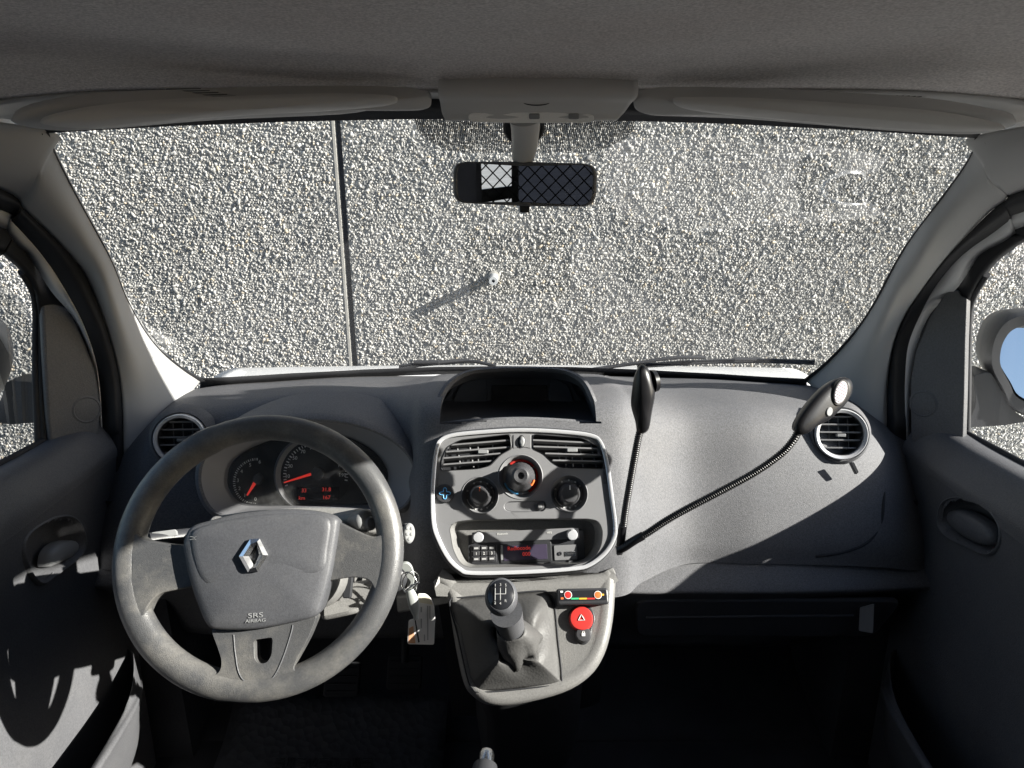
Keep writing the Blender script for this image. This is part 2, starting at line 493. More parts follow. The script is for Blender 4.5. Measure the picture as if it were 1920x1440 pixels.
def pebbles(name, x0, x1, z0, z1, pitch, seed):
    rng = np.random.default_rng(seed)
    nx = int((x1 - x0) / pitch); nz = int((z1 - z0) / (pitch * .866))
    X, Z = np.meshgrid(np.arange(nx), np.arange(nz))
    X = x0 + (X + .5 * (Z % 2)) * pitch; Z = z0 + Z * pitch * .866
    X = X.ravel() + rng.normal(0, pitch * .20, X.size); Z = Z.ravel() + rng.normal(0, pitch * .20, X.size)
    ok = (X > x0 + .004) & (X < x1 - .004); X = X[ok]; Z = Z[ok]; n = X.size
    t = (1 + 5 ** .5) / 2
    ico = np.array([(-1, t, 0), (1, t, 0), (-1, -t, 0), (1, -t, 0), (0, -1, t), (0, 1, t), (0, -1, -t), (0, 1, -t), (t, 0, -1), (t, 0, 1), (-t, 0, -1), (-t, 0, 1)], float)
    ico /= np.linalg.norm(ico[0])
    fc = np.array([(0, 11, 5), (0, 5, 1), (0, 1, 7), (0, 7, 10), (0, 10, 11), (1, 5, 9), (5, 11, 4), (11, 10, 2), (10, 7, 6), (7, 1, 8), (3, 9, 4), (3, 4, 2), (3, 2, 6), (3, 6, 8), (3, 8, 9), (4, 9, 5), (2, 4, 11), (6, 2, 10), (8, 6, 7), (9, 8, 1)])
    s = pitch * .5 * rng.lognormal(0, .22, n)
    ax = s * rng.uniform(.8, 1.6, n); az = s * rng.uniform(.55, .95, n); ay = s * rng.uniform(.36, .6, n)
    # random spin about the wall normal, slight tumble, uneven corners
    P = ico[None] * (1 + rng.normal(0, .15, (n, 12, 1)))
    P = P * np.stack([ax, ay, az], 1)[:, None, :]
    a = rng.uniform(0, np.pi, n); c, sn = np.cos(a)[:, None], np.sin(a)[:, None]
    x, z = P[:, :, 0] * c - P[:, :, 2] * sn, P[:, :, 0] * sn + P[:, :, 2] * c
    b_ = rng.normal(0, .35, n)[:, None]; y = P[:, :, 1] * np.cos(b_) - x * np.sin(b_); x = P[:, :, 1] * np.sin(b_) + x * np.cos(b_)
    depth = rng.normal(-.0012, .0022, n)
    co = np.stack([x + X[:, None], y + (WY + depth)[:, None], z + Z[:, None]], 2).reshape(-1, 3)
    F = (fc[None] + (np.arange(n) * 12)[:, None, None]).reshape(-1)
    me = bpy.data.meshes.new(name)
    me.vertices.add(n * 12); me.vertices.foreach_set('co', (co - np.array([0, WY, 0])).ravel())
    nf = n * 20
    me.loops.add(nf * 3); me.loops.foreach_set('vertex_index', F)
    me.polygons.add(nf); me.polygons.foreach_set('loop_start', np.arange(nf) * 3); me.polygons.foreach_set('loop_total', np.full(nf, 3))
    me.polygons.foreach_set('use_smooth', np.full(nf, True))
    me.update(calc_edges=True); me.materials.append(M['pebble'])
    o = bpy.data.objects.new(name, me); COL.objects.link(o); o.parent = wall
    tag(o, 'small grey and white pebbles set close together in the panel face', kind='stuff')
    return o
pebbles('pebble_face', -2.75, SEAM - .0245, .55, 2.2, .0114, 1)
for xa, xb in ((-2.75, -1.7), (1.7, 2.75)): pebbles('pebble_face', xa, xb, .12, .548, .0114, 3)
pebbles('pebble_face', SEAM + .013, 2.75, .55, 2.2, .0114, 2)

sp = V(925, 527, WY - .10)
socket = thing('pipe_stub', (sp.x, WY, sp.z), 'short pale metal pipe stub sticking out of the pebbled wall', 'pipe')
lathe('pipe', (sp.x, WY - .10, sp.z), (0, 1, 0), [(.007, 0.03), (.007, 0), (.0175, 0), (.0185, .002), (.0185, .12)], plain('galvanised', (.62, .64, .66), .35, .3), socket, seg=24)
lathe('flange', (sp.x, WY - .012, sp.z), (0, 1, 0), [(.02, 0), (.026, .003), (.026, .012)], M['bare'], socket, seg=24)

# ------------------------------------------------------------------ van shell
van = thing('delivery_van', (0, .4, 0), 'white delivery van cab seen from inside, parked nose to the wall', 'van')
# bonnet
def bon(x):
    c = 1 - (x / .78) ** 2
    return [W3(x, 1.66 - .14 * (1 - c), -.555 - .02 * (1 - c)), W3(x, 1.80, -.545 - .012 * (1 - c)), W3(x, 2.0, -.592 - .012 * (1 - c)), W3(x, 2.25, -.70 - .03 * (1 - c)), W3(x, 2.38, -.86), W3(x, 2.40, -1.1)]
cols = [bon(x) for x in (-.78, -.6, -.35, 0, .35, .6, .78)]
patch('bonnet', [[c[i] for c in cols] for i in range(6)], 5, 5, M['paint'], van, solid=.003)
# windscreen outline (inner edge of the glass as seen), pixel + depth
WL = [(88, 243, .95), (106, 292, 1.0), (150, 378, 1.08), (205, 480, 1.18), (238, 562, 1.26), (282, 636, 1.33), (330, 682, 1.38), (376, 713, 1.42)]
WR = [(1832, 253, .95), (1824, 285, .99), (1793, 333, 1.035), (1745, 397, 1.09), (1688, 478, 1.18), (1628, 590, 1.28), (1565, 667, 1.36), (1512, 714, 1.42)]
wl = curve([V(*p) for p in WL], 4); wr = curve([V(*p) for p in WR], 4)
rows = []
nW = len(wl)
for i in range(nW):
    a, b = wl[i], wr[i]; row = []
    t = i / (nW - 1)
    fwd = .06 + .13 * t
    for k in range(9):
        s = k / 8
        p = a.lerp(b, s); bulge = 1 - (2 * s - 1) ** 2
        p.y += fwd * bulge; p.z += (.0225 * (1 - t) ** 2 - .024 * t) * bulge
        row.append(p)
    rows.append(row)
def grow(p, f): return p
ws_rows = rows
wind = patch('windscreen', rows, 2, 1, M['glass'], van)
def ws_point(s, t, off=0.0):
    """s across 0..1, t down 0..1, off = metres inwards from the glass"""
    i = t * (nW - 1); i0 = min(int(i), nW - 2); f = i - i0
    j = s * 8; j0 = min(int(j), 7); g_ = j - j0
    p = rows[i0][j0].lerp(rows[i0][j0 + 1], g_).lerp(rows[i0 + 1][j0].lerp(rows[i0 + 1][j0 + 1], g_), f)
    return p + Vector((0, -.72, -.69)) * off
# black ceramic border of the glass (wider at the foot)
def border(name, st, w0, w1):
    A = [ws_point(s, t, .004) for s, t in st]
    return A
edge = [(0.0, k / 20) for k in range(21)]
def inset(p, q, d): return p + (q - p).normalized() * d
c0 = ws_point(.5, .5, .004)
def strip(name, st, win, wout, off=.004, mat=None):
    A = [ws_point(s, t, off) for s, t in st]
    I = []; O = []
    for i, p in enumerate(A):
        tg = A[min(i + 1, len(A) - 1)] - A[max(i - 1, 0)]
        n_ = Vector((0, -.72, -.69)); side = tg.cross(n_).normalized()
        if side.dot(c0 - p) < 0: side = -side
        wi = win(i / (len(A) - 1)) if callable(win) else win
        I.append(p + side * wi); O.append(p - side * wout)
    return ribbon(name, I, O, 1, mat or M['black'], wind, solid=.001)
strip('glass_border', [(0.0, k / 24) for k in range(25)], lambda t: .0035 + .010 * t ** 4, .02)
strip('glass_border', [(1.0, k / 24) for k in range(25)], lambda t: .0035 + .010 * t ** 4, .02)
strip('glass_border', [(k / 24, 1.0) for k in range(25)], lambda t: .006 + .012 * (2 * t - 1) ** 6, .03)
strip('glass_border', [(k / 24, 0.0) for k in range(25)], .002, .03)
# dotted band behind the mirror: printed dots, denser at the top
def dot_mat():
    m, t, b = nodes('printed_dots'); N = t.nodes; L = t.links; o = N['Material Output']
    uv = N.new('ShaderNodeUVMap')
    sc = N.new('ShaderNodeVectorMath'); sc.operation = 'SCALE'; sc.inputs['Scale'].default_value = 1.0
    L.new(uv.outputs[0], sc.inputs[0])
    vo = N.new('ShaderNodeTexVoronoi'); vo.voronoi_dimensions = '2D'; vo.inputs['Scale'].default_value = 1.0; vo.inputs['Randomness'].default_value = 0.0
    L.new(sc.outputs[0], vo.inputs['Vector'])
    sx = N.new('ShaderNodeSeparateXYZ'); L.new(uv.outputs[0], sx.inputs[0])
    mr = N.new('ShaderNodeMapRange'); mr.inputs['From Min'].default_value = 0; mr.inputs['From Max'].default_value = 34; mr.inputs['To Min'].default_value = .22; mr.inputs['To Max'].default_value = .44
    L.new(sx.outputs['Y'], mr.inputs['Value'])
    gt = N.new('ShaderNodeMath'); gt.operation = 'GREATER_THAN'; L.new(vo.outputs['Distance'], gt.inputs[0]); L.new(mr.outputs['Result'], gt.inputs[1])
    tr = N.new('ShaderNodeBsdfTransparent'); mx = N.new('ShaderNodeMixShader')
    L.new(gt.outputs[0], mx.inputs[0]); L.new(tr.outputs[0], mx.inputs[1]); L.new(b.outputs[0], mx.inputs[2]); L.new(mx.outputs[0], o.inputs['Surface'])
    b.inputs['Base Color'].default_value = (.012, .011, .013, 1); b.inputs['Roughness'].default_value = .6
    return m
band = [(765, 205), (1205, 205), (1190, 245), (1165, 270), (1130, 282), (850, 282), (805, 262), (780, 240)]
vv = []; ff = []; uu = []
nA, nB = 24, 10
for i in range(nB + 1):
    for j in range(nA + 1):
        py = 200 + 86 * i / nB
        half = 222 - 12 * (i / nB) - 66 * max(0, (i / nB - .45) / .55) ** 2
        px = 985 + half * (2 * j / nA - 1)
        s_ = (px - 88) / 1744; 
        # find t with that pixel row
        lo, hi = 0, .5
        for _ in range(24):
            mid = (lo + hi) / 2
            if project(ws_point(s_, mid, .003))[1] < py: lo = mid
            else: hi = mid
        p = ws_point(s_, lo, .003)
        vv.append(p); uu.append(((p - Vector((0, 1, 1.65))).dot(Vector((1, 0, 0))) / .0026, i / nB * 34))
for i in range(nB):
    for j in range(nA): ff.append([i * (nA + 1) + j, i * (nA + 1) + j + 1, (i + 1) * (nA + 1) + j + 1, (i + 1) * (nA + 1) + j])
mk('dot_band', vv, ff, dot_mat(), wind, smooth=0, uvs=uu)
# cowl below the glass, outside
cw = [[W3(x, 1.60 - .16 * (x / .7) ** 2, -.515), W3(x, 1.67 - .15 * (x / .7) ** 2, -.562)] for x in (-.74, -.5, -.25, 0, .25, .5, .74)]
patch('cowl_panel', [[c[i] for c in cw] for i in range(2)], 5, 1, M['soft_black'], van, solid=.002)

# headliner
def hl(y, z, half, drop):
    return [W3(x, y, z - drop * abs(x / half) ** 6) for x in (-half, -.9 * half, -.7 * half, -.45 * half, -.2 * half, .02, .2 * half, .45 * half, .7 * half, .9 * half, half)]
hgrid = [hl(-1.0, .125, .70, .01), hl(-.4, .13, .70, .01), hl(.1, .13, .70, .01), hl(.45, .124, .70, .01), hl(.70, .112, .70, .04), hl(.86, .096, .695, .045), hl(.945, .0745, .69, .035)]
def bendx(row, f):
    for p in row: p.y -= f * (p.x / .69) ** 2
    return row
bendx(hgrid[-1], .075); bendx(hgrid[-2], .05)
patch('headliner', hgrid, 4, 5, M['head'], van, solid=-.012)
# band between headliner edge and glass top, behind the visors
A = [W3(x, .944 - .075 * (x / .69) ** 2, .0745 - .035 * abs(x / .69) ** 6) for x in np.linspace(-.69, .69, 25)]
B = [ws_point(s, 0.0, .006) + Vector((0, .01, .012)) for s in np.linspace(0, 1, 25)]
mid = [a.lerp(b, .5) + Vector((0, .012, .006)) for a, b in zip(A, B)]
patch('header_rail', [A, mid, B], 1, 4, M['overhead'], van, solid=.003)
# ribbed speaker-slot marks in the headliner
for pts in ([(293, 164), (368, 163), (460, 183), (392, 186)], [(1575, 195), (1680, 178), (1743, 180), (1640, 197)]):
    q = [V(x, y,   .885 if x < 960 else .879) for x, y in pts]
    c = (q[0] + q[1] + q[2] + q[3]) / 4; nn = (q[1] - q[0]).cross(q[3] - q[0]).normalized()
    if nn.dot(CAM - c) < 0: nn = -nn
    pl = Plane(c + nn * .0, nn)
    gr = slab('ribbed_mark', fillet(q, .004), nn, .004, M['overhead'], van, bevel=.0006)
    for k in range(5):
        f = (k + .8) / 5.6
        a_, b_ = q[0].lerp(q[3], f), q[1].lerp(q[2], f)
        tube('rib', [a_.lerp(b_, .06) + nn * .0002, a_.lerp(b_, .94) + nn * .0002], .0005, M['door'], gr, sides=6)

# roof, flanks, rear, floor
patch('roof_front', [[W3(x, .90, .195) for x in (-.68, 0, .68)], [W3(x, 1.0 - .06 * (x / .6) ** 2, .13) for x in (-.66, 0, .66)], [W3(x, 1.055 - .07 * (x / .6) ** 2, .072 - .02 * (x / .6) ** 2) for x in (-.62, 0, .62)]], 6, 3, M['paint'], van, solid=.003)
box('roof_panel', -.70, .70, -1.65, .90, CAM.z + .17, CAM.z + .19, M['paint'], van)
for s in (-1, 1):
    xs = sorted((s * .70, s * .82))
    patch('roof_rail', [[W3(s * .68, y, .20) for y in (-1.65, .4, .9)], [W3(s * .76, y, .15) for y in (-1.65, .4, .9)], [W3(s * .75, y, z_) for y, z_ in ((-1.65, .115), (.4, .115), (.86, .05))], [W3(s * .70, y, z_) for y, z_ in ((-1.65, .11), (.4, .11), (.84, .045))], [W3(s * .68, y, .12) for y in (-1.65, .4, .84)]], 4, 3, M['head'], van, solid=.004)
    box('side_panel', *sorted((s * .76, s * .86)), -1.65, .10, .38, CAM.z + .15, M['paint'], van)
    box('door_pillar', *sorted((s * .70, s * .76)), -.02, .11, .38, CAM.z + .10, M['door'], van, bevel=.01)
    box('sill_panel', *sorted((s * .70, s * .80)), .11, 1.5, .30, .46, M['soft_black'], van)
    box('kick_panel', *sorted((s * .66, s * .845)), 1.16, 1.5, .40, CAM.z - .60, M['carpet'], van)
    box('roof_corner', *sorted((s * .645, s * .80)), .84, 1.0, CAM.z + .03, CAM.z + .10, M['overhead'], van)
    box('wing_panel', *sorted((s * .775, s * .80)), 1.24, 2.35, .35, CAM.z - .80, M['paint'], van)
box('load_floor', -.76, .76, -1.65, -.46, .44, .50, M['carpet'], van)
box('cab_floor', -.70, .70, -.46, 1.42, .40, .46, M['carpet'], van)
patch('firewall', [[W3(x, 1.20, -1.185) for x in (-.76, 0, .76)], [W3(x, 1.40, -1.12) for x in (-.76, 0, .76)], [W3(x, 1.52, -.95) for x in (-.76, 0, .76)], [W3(x, 1.54, -.52) for x in (-.76, 0, .76)]], 6, 6, M['carpet'], van, solid=.01)
# rear doors with one small window on the left
zr = CAM.z
box('rear_door', -.76, -.535, -1.68, -1.65, .44, zr + .15, M['black'], van)
box('rear_door', -.325, -.29, -1.68, -1.65, .44, zr + .15, M['black'], van)
box('rear_door', .10, .76, -1.68, -1.65, .44, zr + .15, M['black'], van)
box('rear_door', -.29, .10, -1.68, -1.65, .44, zr - .40, M['black'], van)
box('rear_door', -.29, .10, -1.68, -1.65, zr - .02, zr + .15, M['overhead'], van)
mk('rear_glass', [W3(-.29, -1.665, -.40), W3(.10, -1.665, -.40), W3(.10, -1.665, -.02), W3(-.29, -1.665, -.02)], [(0, 1, 2, 3)], glass_mat('added_tinted_glass', (.045, .05, .065), .5), van, smooth=0)  # tinted pane added to lighten the right half of the rear view mirror
box('rear_door', -.535, -.325, -1.68, -1.65, .44, zr - .50, M['black'], van)
box('rear_door', -.535, -.325, -1.68, -1.65, zr + .04, zr + .15, M['black'], van)
mk('window_bar', [W3(-.54, -1.69, -.36), W3(-.32, -1.69, -.325), W3(-.32, -1.69, -.265), W3(-.54, -1.69, -.29), W3(-.54, -1.66, -.36), W3(-.32, -1.66, -.325), W3(-.32, -1.66, -.265), W3(-.54, -1.66, -.29)], [(0, 1, 2, 3), (7, 6, 5, 4), (0, 4, 5, 1), (1, 5, 6, 2), (2, 6, 7, 3), (3, 7, 4, 0)], M['black'], van, smooth=0)
mk('rear_glass', [W3(-.535, -1.665, -.50), W3(-.325, -1.665, -.50), W3(-.325, -1.665, .04), W3(-.535, -1.665, .04)], [(0, 1, 2, 3)], M['side_glass'], van, smooth=0)
# wire partition behind the seats
part = thing('mesh_partition', (0, -.47, .5), 'dark chain link partition behind the seats, seen in the rear view mirror', 'partition')
verts = []; faces = []
def addwire(a, b, r=.0022):
    a, b = Vector(a), Vector(b); d = (b - a).normalized(); n_ = Vector((0, 1, 0)); s = d.cross(n_)
    k = len(verts)
    for p in (a, b):
        for o_ in (n_ * r, s * r, -n_ * r, -s * r): verts.append(p + o_)
    for j in range(4): faces.append([k + j, k + (j + 1) % 4, k + 4 + (j + 1) % 4, k + 4 + j])
z0, z1 = -.55, .11
for k in range(-20, 42):
    x0 = -.72 + k * .048
    for sgn in (1, -1):
        xa, xb = (x0, x0 + (z1 - z0)) if sgn > 0 else (x0 + (z1 - z0), x0)
        # clip to the frame
        t0, t1 = 0, 1
        for lim, s_ in ((-.70, 1), (.70, -1)):
            fa, fb = (xa - lim) * s_, (xb - lim) * s_
            if fa < 0 and fb < 0: t0, t1 = 1, 0; break
            if fa < 0: t0 = max(t0, fa / (fa - fb))
            if fb < 0: t1 = min(t1, fa / (fa - fb))
        if t1 - t0 > .02:
            y = -.47 + .002 * sgn
            addwire(W3(xa + (xb - xa) * t0, y, z0 + (z1 - z0) * t0), W3(xa + (xb - xa) * t1, y, z0 + (z1 - z0) * t1))
w_ = mk('wire_mesh', verts, faces, M['soft_black'], part, smooth=0); tag(w_, kind='stuff')
tube('frame', [W3(-.71, -.47, -.56), W3(-.71, -.47, .11)], .012, M['soft_black'], part)
tube('frame', [W3(.71, -.47, -.56), W3(.71, -.47, .11)], .012, M['soft_black'], part)
box('lower_sheet', -.72, .72, -.49, -.455, .46, CAM.z - .55, M['soft_black'], part)

# ------------------------------------------------------------------ pillars, seals, doors
def side(s):
    """s = -1 driver's side (left), +1 passenger's side (right)"""
    if s < 0:
        T = [(0, 350), (50, 393), (100, 440), (137, 480), (167, 523), (200, 607), (220, 680), (228, 735), (231, 800), (232, 850)]
        S = [(0, 393), (22, 415), (55, 450), (80, 480), (110, 523), (153, 600), (177, 667), (187, 722), (192, 800), (197, 858)]
        B = [(0, 424), (12, 436), (33, 460), (55, 480), (97, 545), (135, 590), (162, 655), (178, 712), (187, 795), (190, 860)]
        G = [(-30, 455), (-8, 468), (10, 482), (40, 510), (60, 543), (67, 575), (67, 640), (67, 710), (70, 790), (73, 872)]
        win = WL
        tw = 'left'
    else:
        T = [(1920, 353), (1885, 373), (1847, 402), (1773, 480), (1727, 540), (1693, 593), (1673, 647), (1664, 707), (1662, 760), (1662, 812)]
        S = [(1920, 397), (1895, 412), (1862, 437), (1803, 480), (1757, 533), (1727, 587), (1703, 647), (1697, 713), (1697, 770), (1699, 835)]
        B = [(1920, 425), (1905, 437), (1885, 455), (1836, 482), (1795, 540), (1745, 588), (1718, 650), (1708, 712), (1705, 775), (1708, 835)]
        G = [(1960, 430), (1930, 447), (1880, 482), (1850, 515), (1828, 550), (1818, 582), (1816, 640), (1815, 710), (1814, 780), (1813, 845)]
        win = WR
        tw = 'right'
    # A-pillar trim: from the glass edge to the rubber seal
    wp = [V(*p) for p in win]
    # resample glass edge to the number of T points
    wc = curve(wp, 12); wI = [wc[round(i * (len(wc) - 1) / (len(T) - 1))] for i in range(len(T))]
    tx = [.69, .695, .70, .705, .71, .715, .72, .724, .726, .728]
    tp = [XV(px, py, s * x) for (px, py), x in zip(T, tx)]
    midA = [a.lerp(b, .33) + Vector((-s * .012, -.022, 0)) for a, b in zip(wI, tp)]
    midB = [a.lerp(b, .70) + Vector((-s * .016, -.018, 0)) for a, b in zip(wI, tp)]
    def ext(lst, y, z, x): return [W3(s * x, -.1, z + .085), W3(s * x, y - .22, z + .08), W3(s * x, y, z)] + lst
    trim_rows = [ext(wI, .78, .055, .66), ext(midA, .76, .05, .665), ext(midB, .74, .04, .68), ext(tp, .72, .03, .69)]
    patch('pillar_trim', trim_rows, 5, 5, M['trim'], van, solid=.003 if s < 0 else -.003)
    # joint line of the pillar trim, upper cap
    if s < 0: J = [(0, 326), (30, 314), (55, 295), (72, 272), (83, 250)]
    else: J = [(1920, 327), (1890, 312), (1862, 292), (1846, 270), (1836, 254)]
    def on_trim(px, py):
        # nearest point of the trim rows along the sight line
        best = None
        for i in range(3, len(trim_rows[0]) - 1):
            for r_ in range(3):
                for k in range(6):
                    for l in range(4):
                        p = trim_rows[r_][i].lerp(trim_rows[r_][i + 1], k / 6).lerp(trim_rows[r_ + 1][i].lerp(trim_rows[r_ + 1][i + 1], k / 6), l / 4)
                        q = project(p); d = (q[0] - px) ** 2 + (q[1] - py) ** 2
                        if best is None or d < best[0]: best = (d, p)
        r_ = ray(px, py); return CAM + r_ * ((best[1].y) / r_.y)
    jp = curve([on_trim(*q) for q in J], 6)
    tube('trim_joint', [p + Vector((0, -.004, 0)) for p in jp], .0012, M['soft_black'], van, sides=6)
    # rubber seal: fat black lip
    sp_ = [XV(px, py, s * (x + .03)) for (px, py), x in zip(S, tx)]
    sm = [a.lerp(b, .5) + Vector((-s * .012, -.012, 0)) for a, b in zip(tp, sp_)]
    e0 = lambda l, y, z, x: [W3(s * x, -.05, z + .085), W3(s * x, y - .22, z + .08), W3(s * x, y, z)] + l
    lo = [Vector((p.x, p.y, p.z)) for p in (tp[-1], sm[-1], sp_[-1])]
    rows_ = [e0(tp, .72, .03, .69), e0(sm, .70, .018, .685), e0(sp_, .69, .015, .72)]
    for r_, q in zip(rows_, lo): r_.append(q + Vector((0, -.10, -.35)))
    patch('door_seal', rows_, 5, 5, M['seal'], van)
    # painted body strip between seal and door
    bp_ = [XV(px, py, s * (x + .055)) for (px, py), x in zip(B, tx)]
    rows_ = [e0(sp_, .69, .015, .72), e0(bp_, .67, .012, .745)]
    patch('door_aperture', rows_, 5, 1, M['paint'], van, solid=.002)
    # ------------------------------------------------ the door
    wd = 'driver' if s < 0 else 'passenger'
    d = thing('front_door', W3(s * .76, .7, -1.2),
              "dark grey inner side of the driver's door, left of the steering wheel" if s < 0 else 'dark grey inner side of the passenger door, right of the glovebox', 'door', 'front doors of the cab')
    gp = [XV(px, py, s * gx) for (px, py), gx in zip(G, (.755, .76, .765, .775, .79, .81, .82, .82, .82, .82))]
    gtop = [W3(s * .70, .12, .12), W3(s * .70, .47, .112), W3(s * .71, .72, .022)]
    # frame between body strip and glass
    dn = [XV((b_[0] + s_[0]) / 2, (b_[1] + s_[1]) / 2, s * (x + .062)) for b_, s_, x in zip(B, S, tx)]
    fr = [[W3(s * .735, .05, .11), W3(s * .735, .47, .10), W3(s * .735, .70, .0)] + dn, None, gtop + gp]
    fr[1] = [a.lerp(b, .5) + Vector((s * .003, .004, 0)) for a, b in zip(fr[0], fr[2])]
    patch('window_frame', fr, 4, 4, M['seal'], d, solid=.012 if s < 0 else -.012)
    # glass
    zs = -.455
    lowc = [W3(s * .826, 1.14, zs - .02), W3(s * .826, .12, zs + .02)]
    gl = gtop[0:1] + gtop[1:2] + gtop[2:3] + gp + [lowc[1]]
    glv = [Vector((s * .826 if p.z < CAM.z - .1 else p.x + s * .006, p.y, p.z)) for p in gl]
    # slim strip mesh: fan about the sill
    k = len(glv); mk('window_glass', glv, [list(range(k))], M['side_glass'], d, smooth=0)
    # rear window post of the door
    box('window_post', *sorted((s * .76, s * .825)), .10, .15, CAM.z - .47, CAM.z + .045, M['seal'], d)
    # rubber run down the front edge of the glass
    tube('glass_run', curve(gp[3:], 3), .0055, M['soft_black'], d, sides=8)
    # triangular sail panel with the tweeter
    if s < 0: SA = [(78, 567), (97, 552), (122, 551), (134, 582), (158, 638), (180, 695), (187, 740), (189, 853), (97, 866), (88, 780), (82, 660)]
    else: SA = [(1777, 543), (1797, 543), (1801, 556), (1813, 558), (1810, 640), (1808, 740), (1805, 838), (1708, 828), (1707, 714), (1717, 660), (1743, 594)]
    pl = Plane(XV((SA[0][0] + SA[6][0]) / 2, 700, s * .774), (-s * .80, -.58, .10))
    sail = slab('sail_panel', fillet([pl.p(*q) for q in SA], .008), pl.n, .016, M['door'], d, bevel=.005, seg=3)
    cx, cy = (163, 768) if s < 0 else (1731, 757)
    aa, bb = pl.ab(cx, cy)
    lathe('tweeter_grille', pl.at(aa, bb, -.0075), pl.n, [(.026, 0), (.025, .0078), (.022, .0088), (.0205, .0078), (.012, .0088), (0.002, .0092)], M['door'], sail, seg=36, cap0=False)
    # door card
    yb = [1.235, 1.10, .85, .55, .12]
    def card(zo): return zo
    if s < 0: HO = [(45, 1010), (60, 992), (95, 972), (125, 967), (145, 978), (157, 1005), (156, 1030), (138, 1052), (98, 1082), (78, 1095), (60, 1082), (45, 1050), (41, 1028)]
    else: HO = [(1764, 955), (1775, 938), (1800, 932), (1835, 942), (1862, 960), (1878, 988), (1878, 1015), (1866, 1035), (1848, 1040), (1815, 1025), (1780, 1008), (1762, 985)]
    prof = [(.82, -.485), (.805, -.472), (.765, -.474), (.735, -.512), (.731, -.532), (.733, -.54), (.738, -.62), (.735, -.72), (.728, -.80), (.722, -.86), (.725, -1.0), (.73, -1.2)]
    dys = [0, 0, 0, -.005, -.01, -.02, -.05, -.07, -.085, -.09, -.09, -.09]
    grid = [[W3(s * x, y + (dy if i == 0 else 0), z + (.012 if y < 1.0 else 0) * (1 if z > -.52 else 0)) for i, y in enumerate(yb)] for (x, z), dy in zip(prof, dys)]
    cutp = HO
    cc = Vector((sum(p[0] for p in HO) / len(HO), sum(p[1] for p in HO) / len(HO)))
    shr = [(cc.x + (p[0] - cc.x) * .93, cc.y + (p[1] - cc.y) * .93) for p in HO]
    cardo = patch('door_card', grid, 60, 14, M['door'], d, cut=lambda c: inside(project(c), shr))
    # handle bowl
    X0 = s * .7365
    ring = curve([XV(px, py, X0) for px, py in HO], 4, True)
    cen = sum(ring, Vector()) / len(ring)
    rings = []
    for f, dx in ((1.05, .0015), (1.02, -.004), (.98, -.005), (.93, .0), (.86, .012), (.78, .03), (.55, .038), (.15, .040)):
        rings.append([cen + (p - cen) * f + Vector((s * dx, 0, 0)) for p in ring])
    bowl = loft('handle_bowl', rings, M['door'], d, True, False, True)
    if s < 0: HL = [(88, 1062), (92, 1035), (112, 1017), (138, 1013), (150, 1020), (148, 1032), (125, 1048), (100, 1060)]
    else: HL = [(1775, 962), (1800, 955), (1840, 975), (1862, 1000), (1860, 1022), (1835, 1020), (1800, 1000), (1780, 982)]
    lv = curve([XV(px, py, s * .748) for px, py in HL], 4, True)
    cl_ = sum(lv, Vector()) / len(lv)
    loft('handle_lever', [[cl_ + (p - cl_) * f + Vector((s * dx, 0, 0)) for p in lv] for f, dx in ((1.0, .015), (1.0, .004), (.93, -.003), (.75, -.007), (.4, -.009), (.1, -.0095))], M['stalk'] if s < 0 else M['door'], bowl, True, True, True)  # driver's lever: its sunlit tone is put into a paler plastic
    # storage pocket along the bottom of the door
    pk = []
    pocket_prof = [(.722, -.86), (.735, -.90), (.74, -.96), (.74, -1.04), (.70, -1.06), (.655, -1.03), (.628, -.95), (.615, -.885), (.612, -.872), (.620, -.868), (.63, -.885), (.64, -.95), (.67, -1.02)]
    pyb = [1.12, 1.09, .95, .7, .4, .12]
    pkr = []
    for k, (x, z) in enumerate(pocket_prof):
        row = []
        for i, y in enumerate(pyb):
            sh = (0, .35, .85, 1, 1, 1)[i]
            xx = .735 + (x - .735) * (sh if k > 3 else 1) if k > 3 else x
            zz = z - (.10 * (1 - sh) if k in (7, 8, 9) else 0)
            row.append(W3(s * xx, y, zz))
        pkr.append(row)
    patch('door_pocket', pkr, 6, 4, M['door'], d)
    # outer skin
    patch('outer_skin', [[W3(s * .822, y, -.48) for y in (1.30, .7, .10)], [W3(s * .85, y, -.54) for y in (1.30, .7, .10)], [W3(s * .865, y, -.8) for y in (1.30, .7, .10)], [W3(s * .82, y, -1.25) for y in (1.24, .7, .10)]], 4, 4, M['paint'], d, solid=.004)
    tube('belt_seal', [W3(s * .812, 1.18, -.476), W3(s * .812, .9, -.462), W3(s * .812, .5, -.458), W3(s * .812, .12, -.455)], (.006), M['soft_black'], d, sides=8)
    return d
door_l = side(-1)
door_r = side(1)
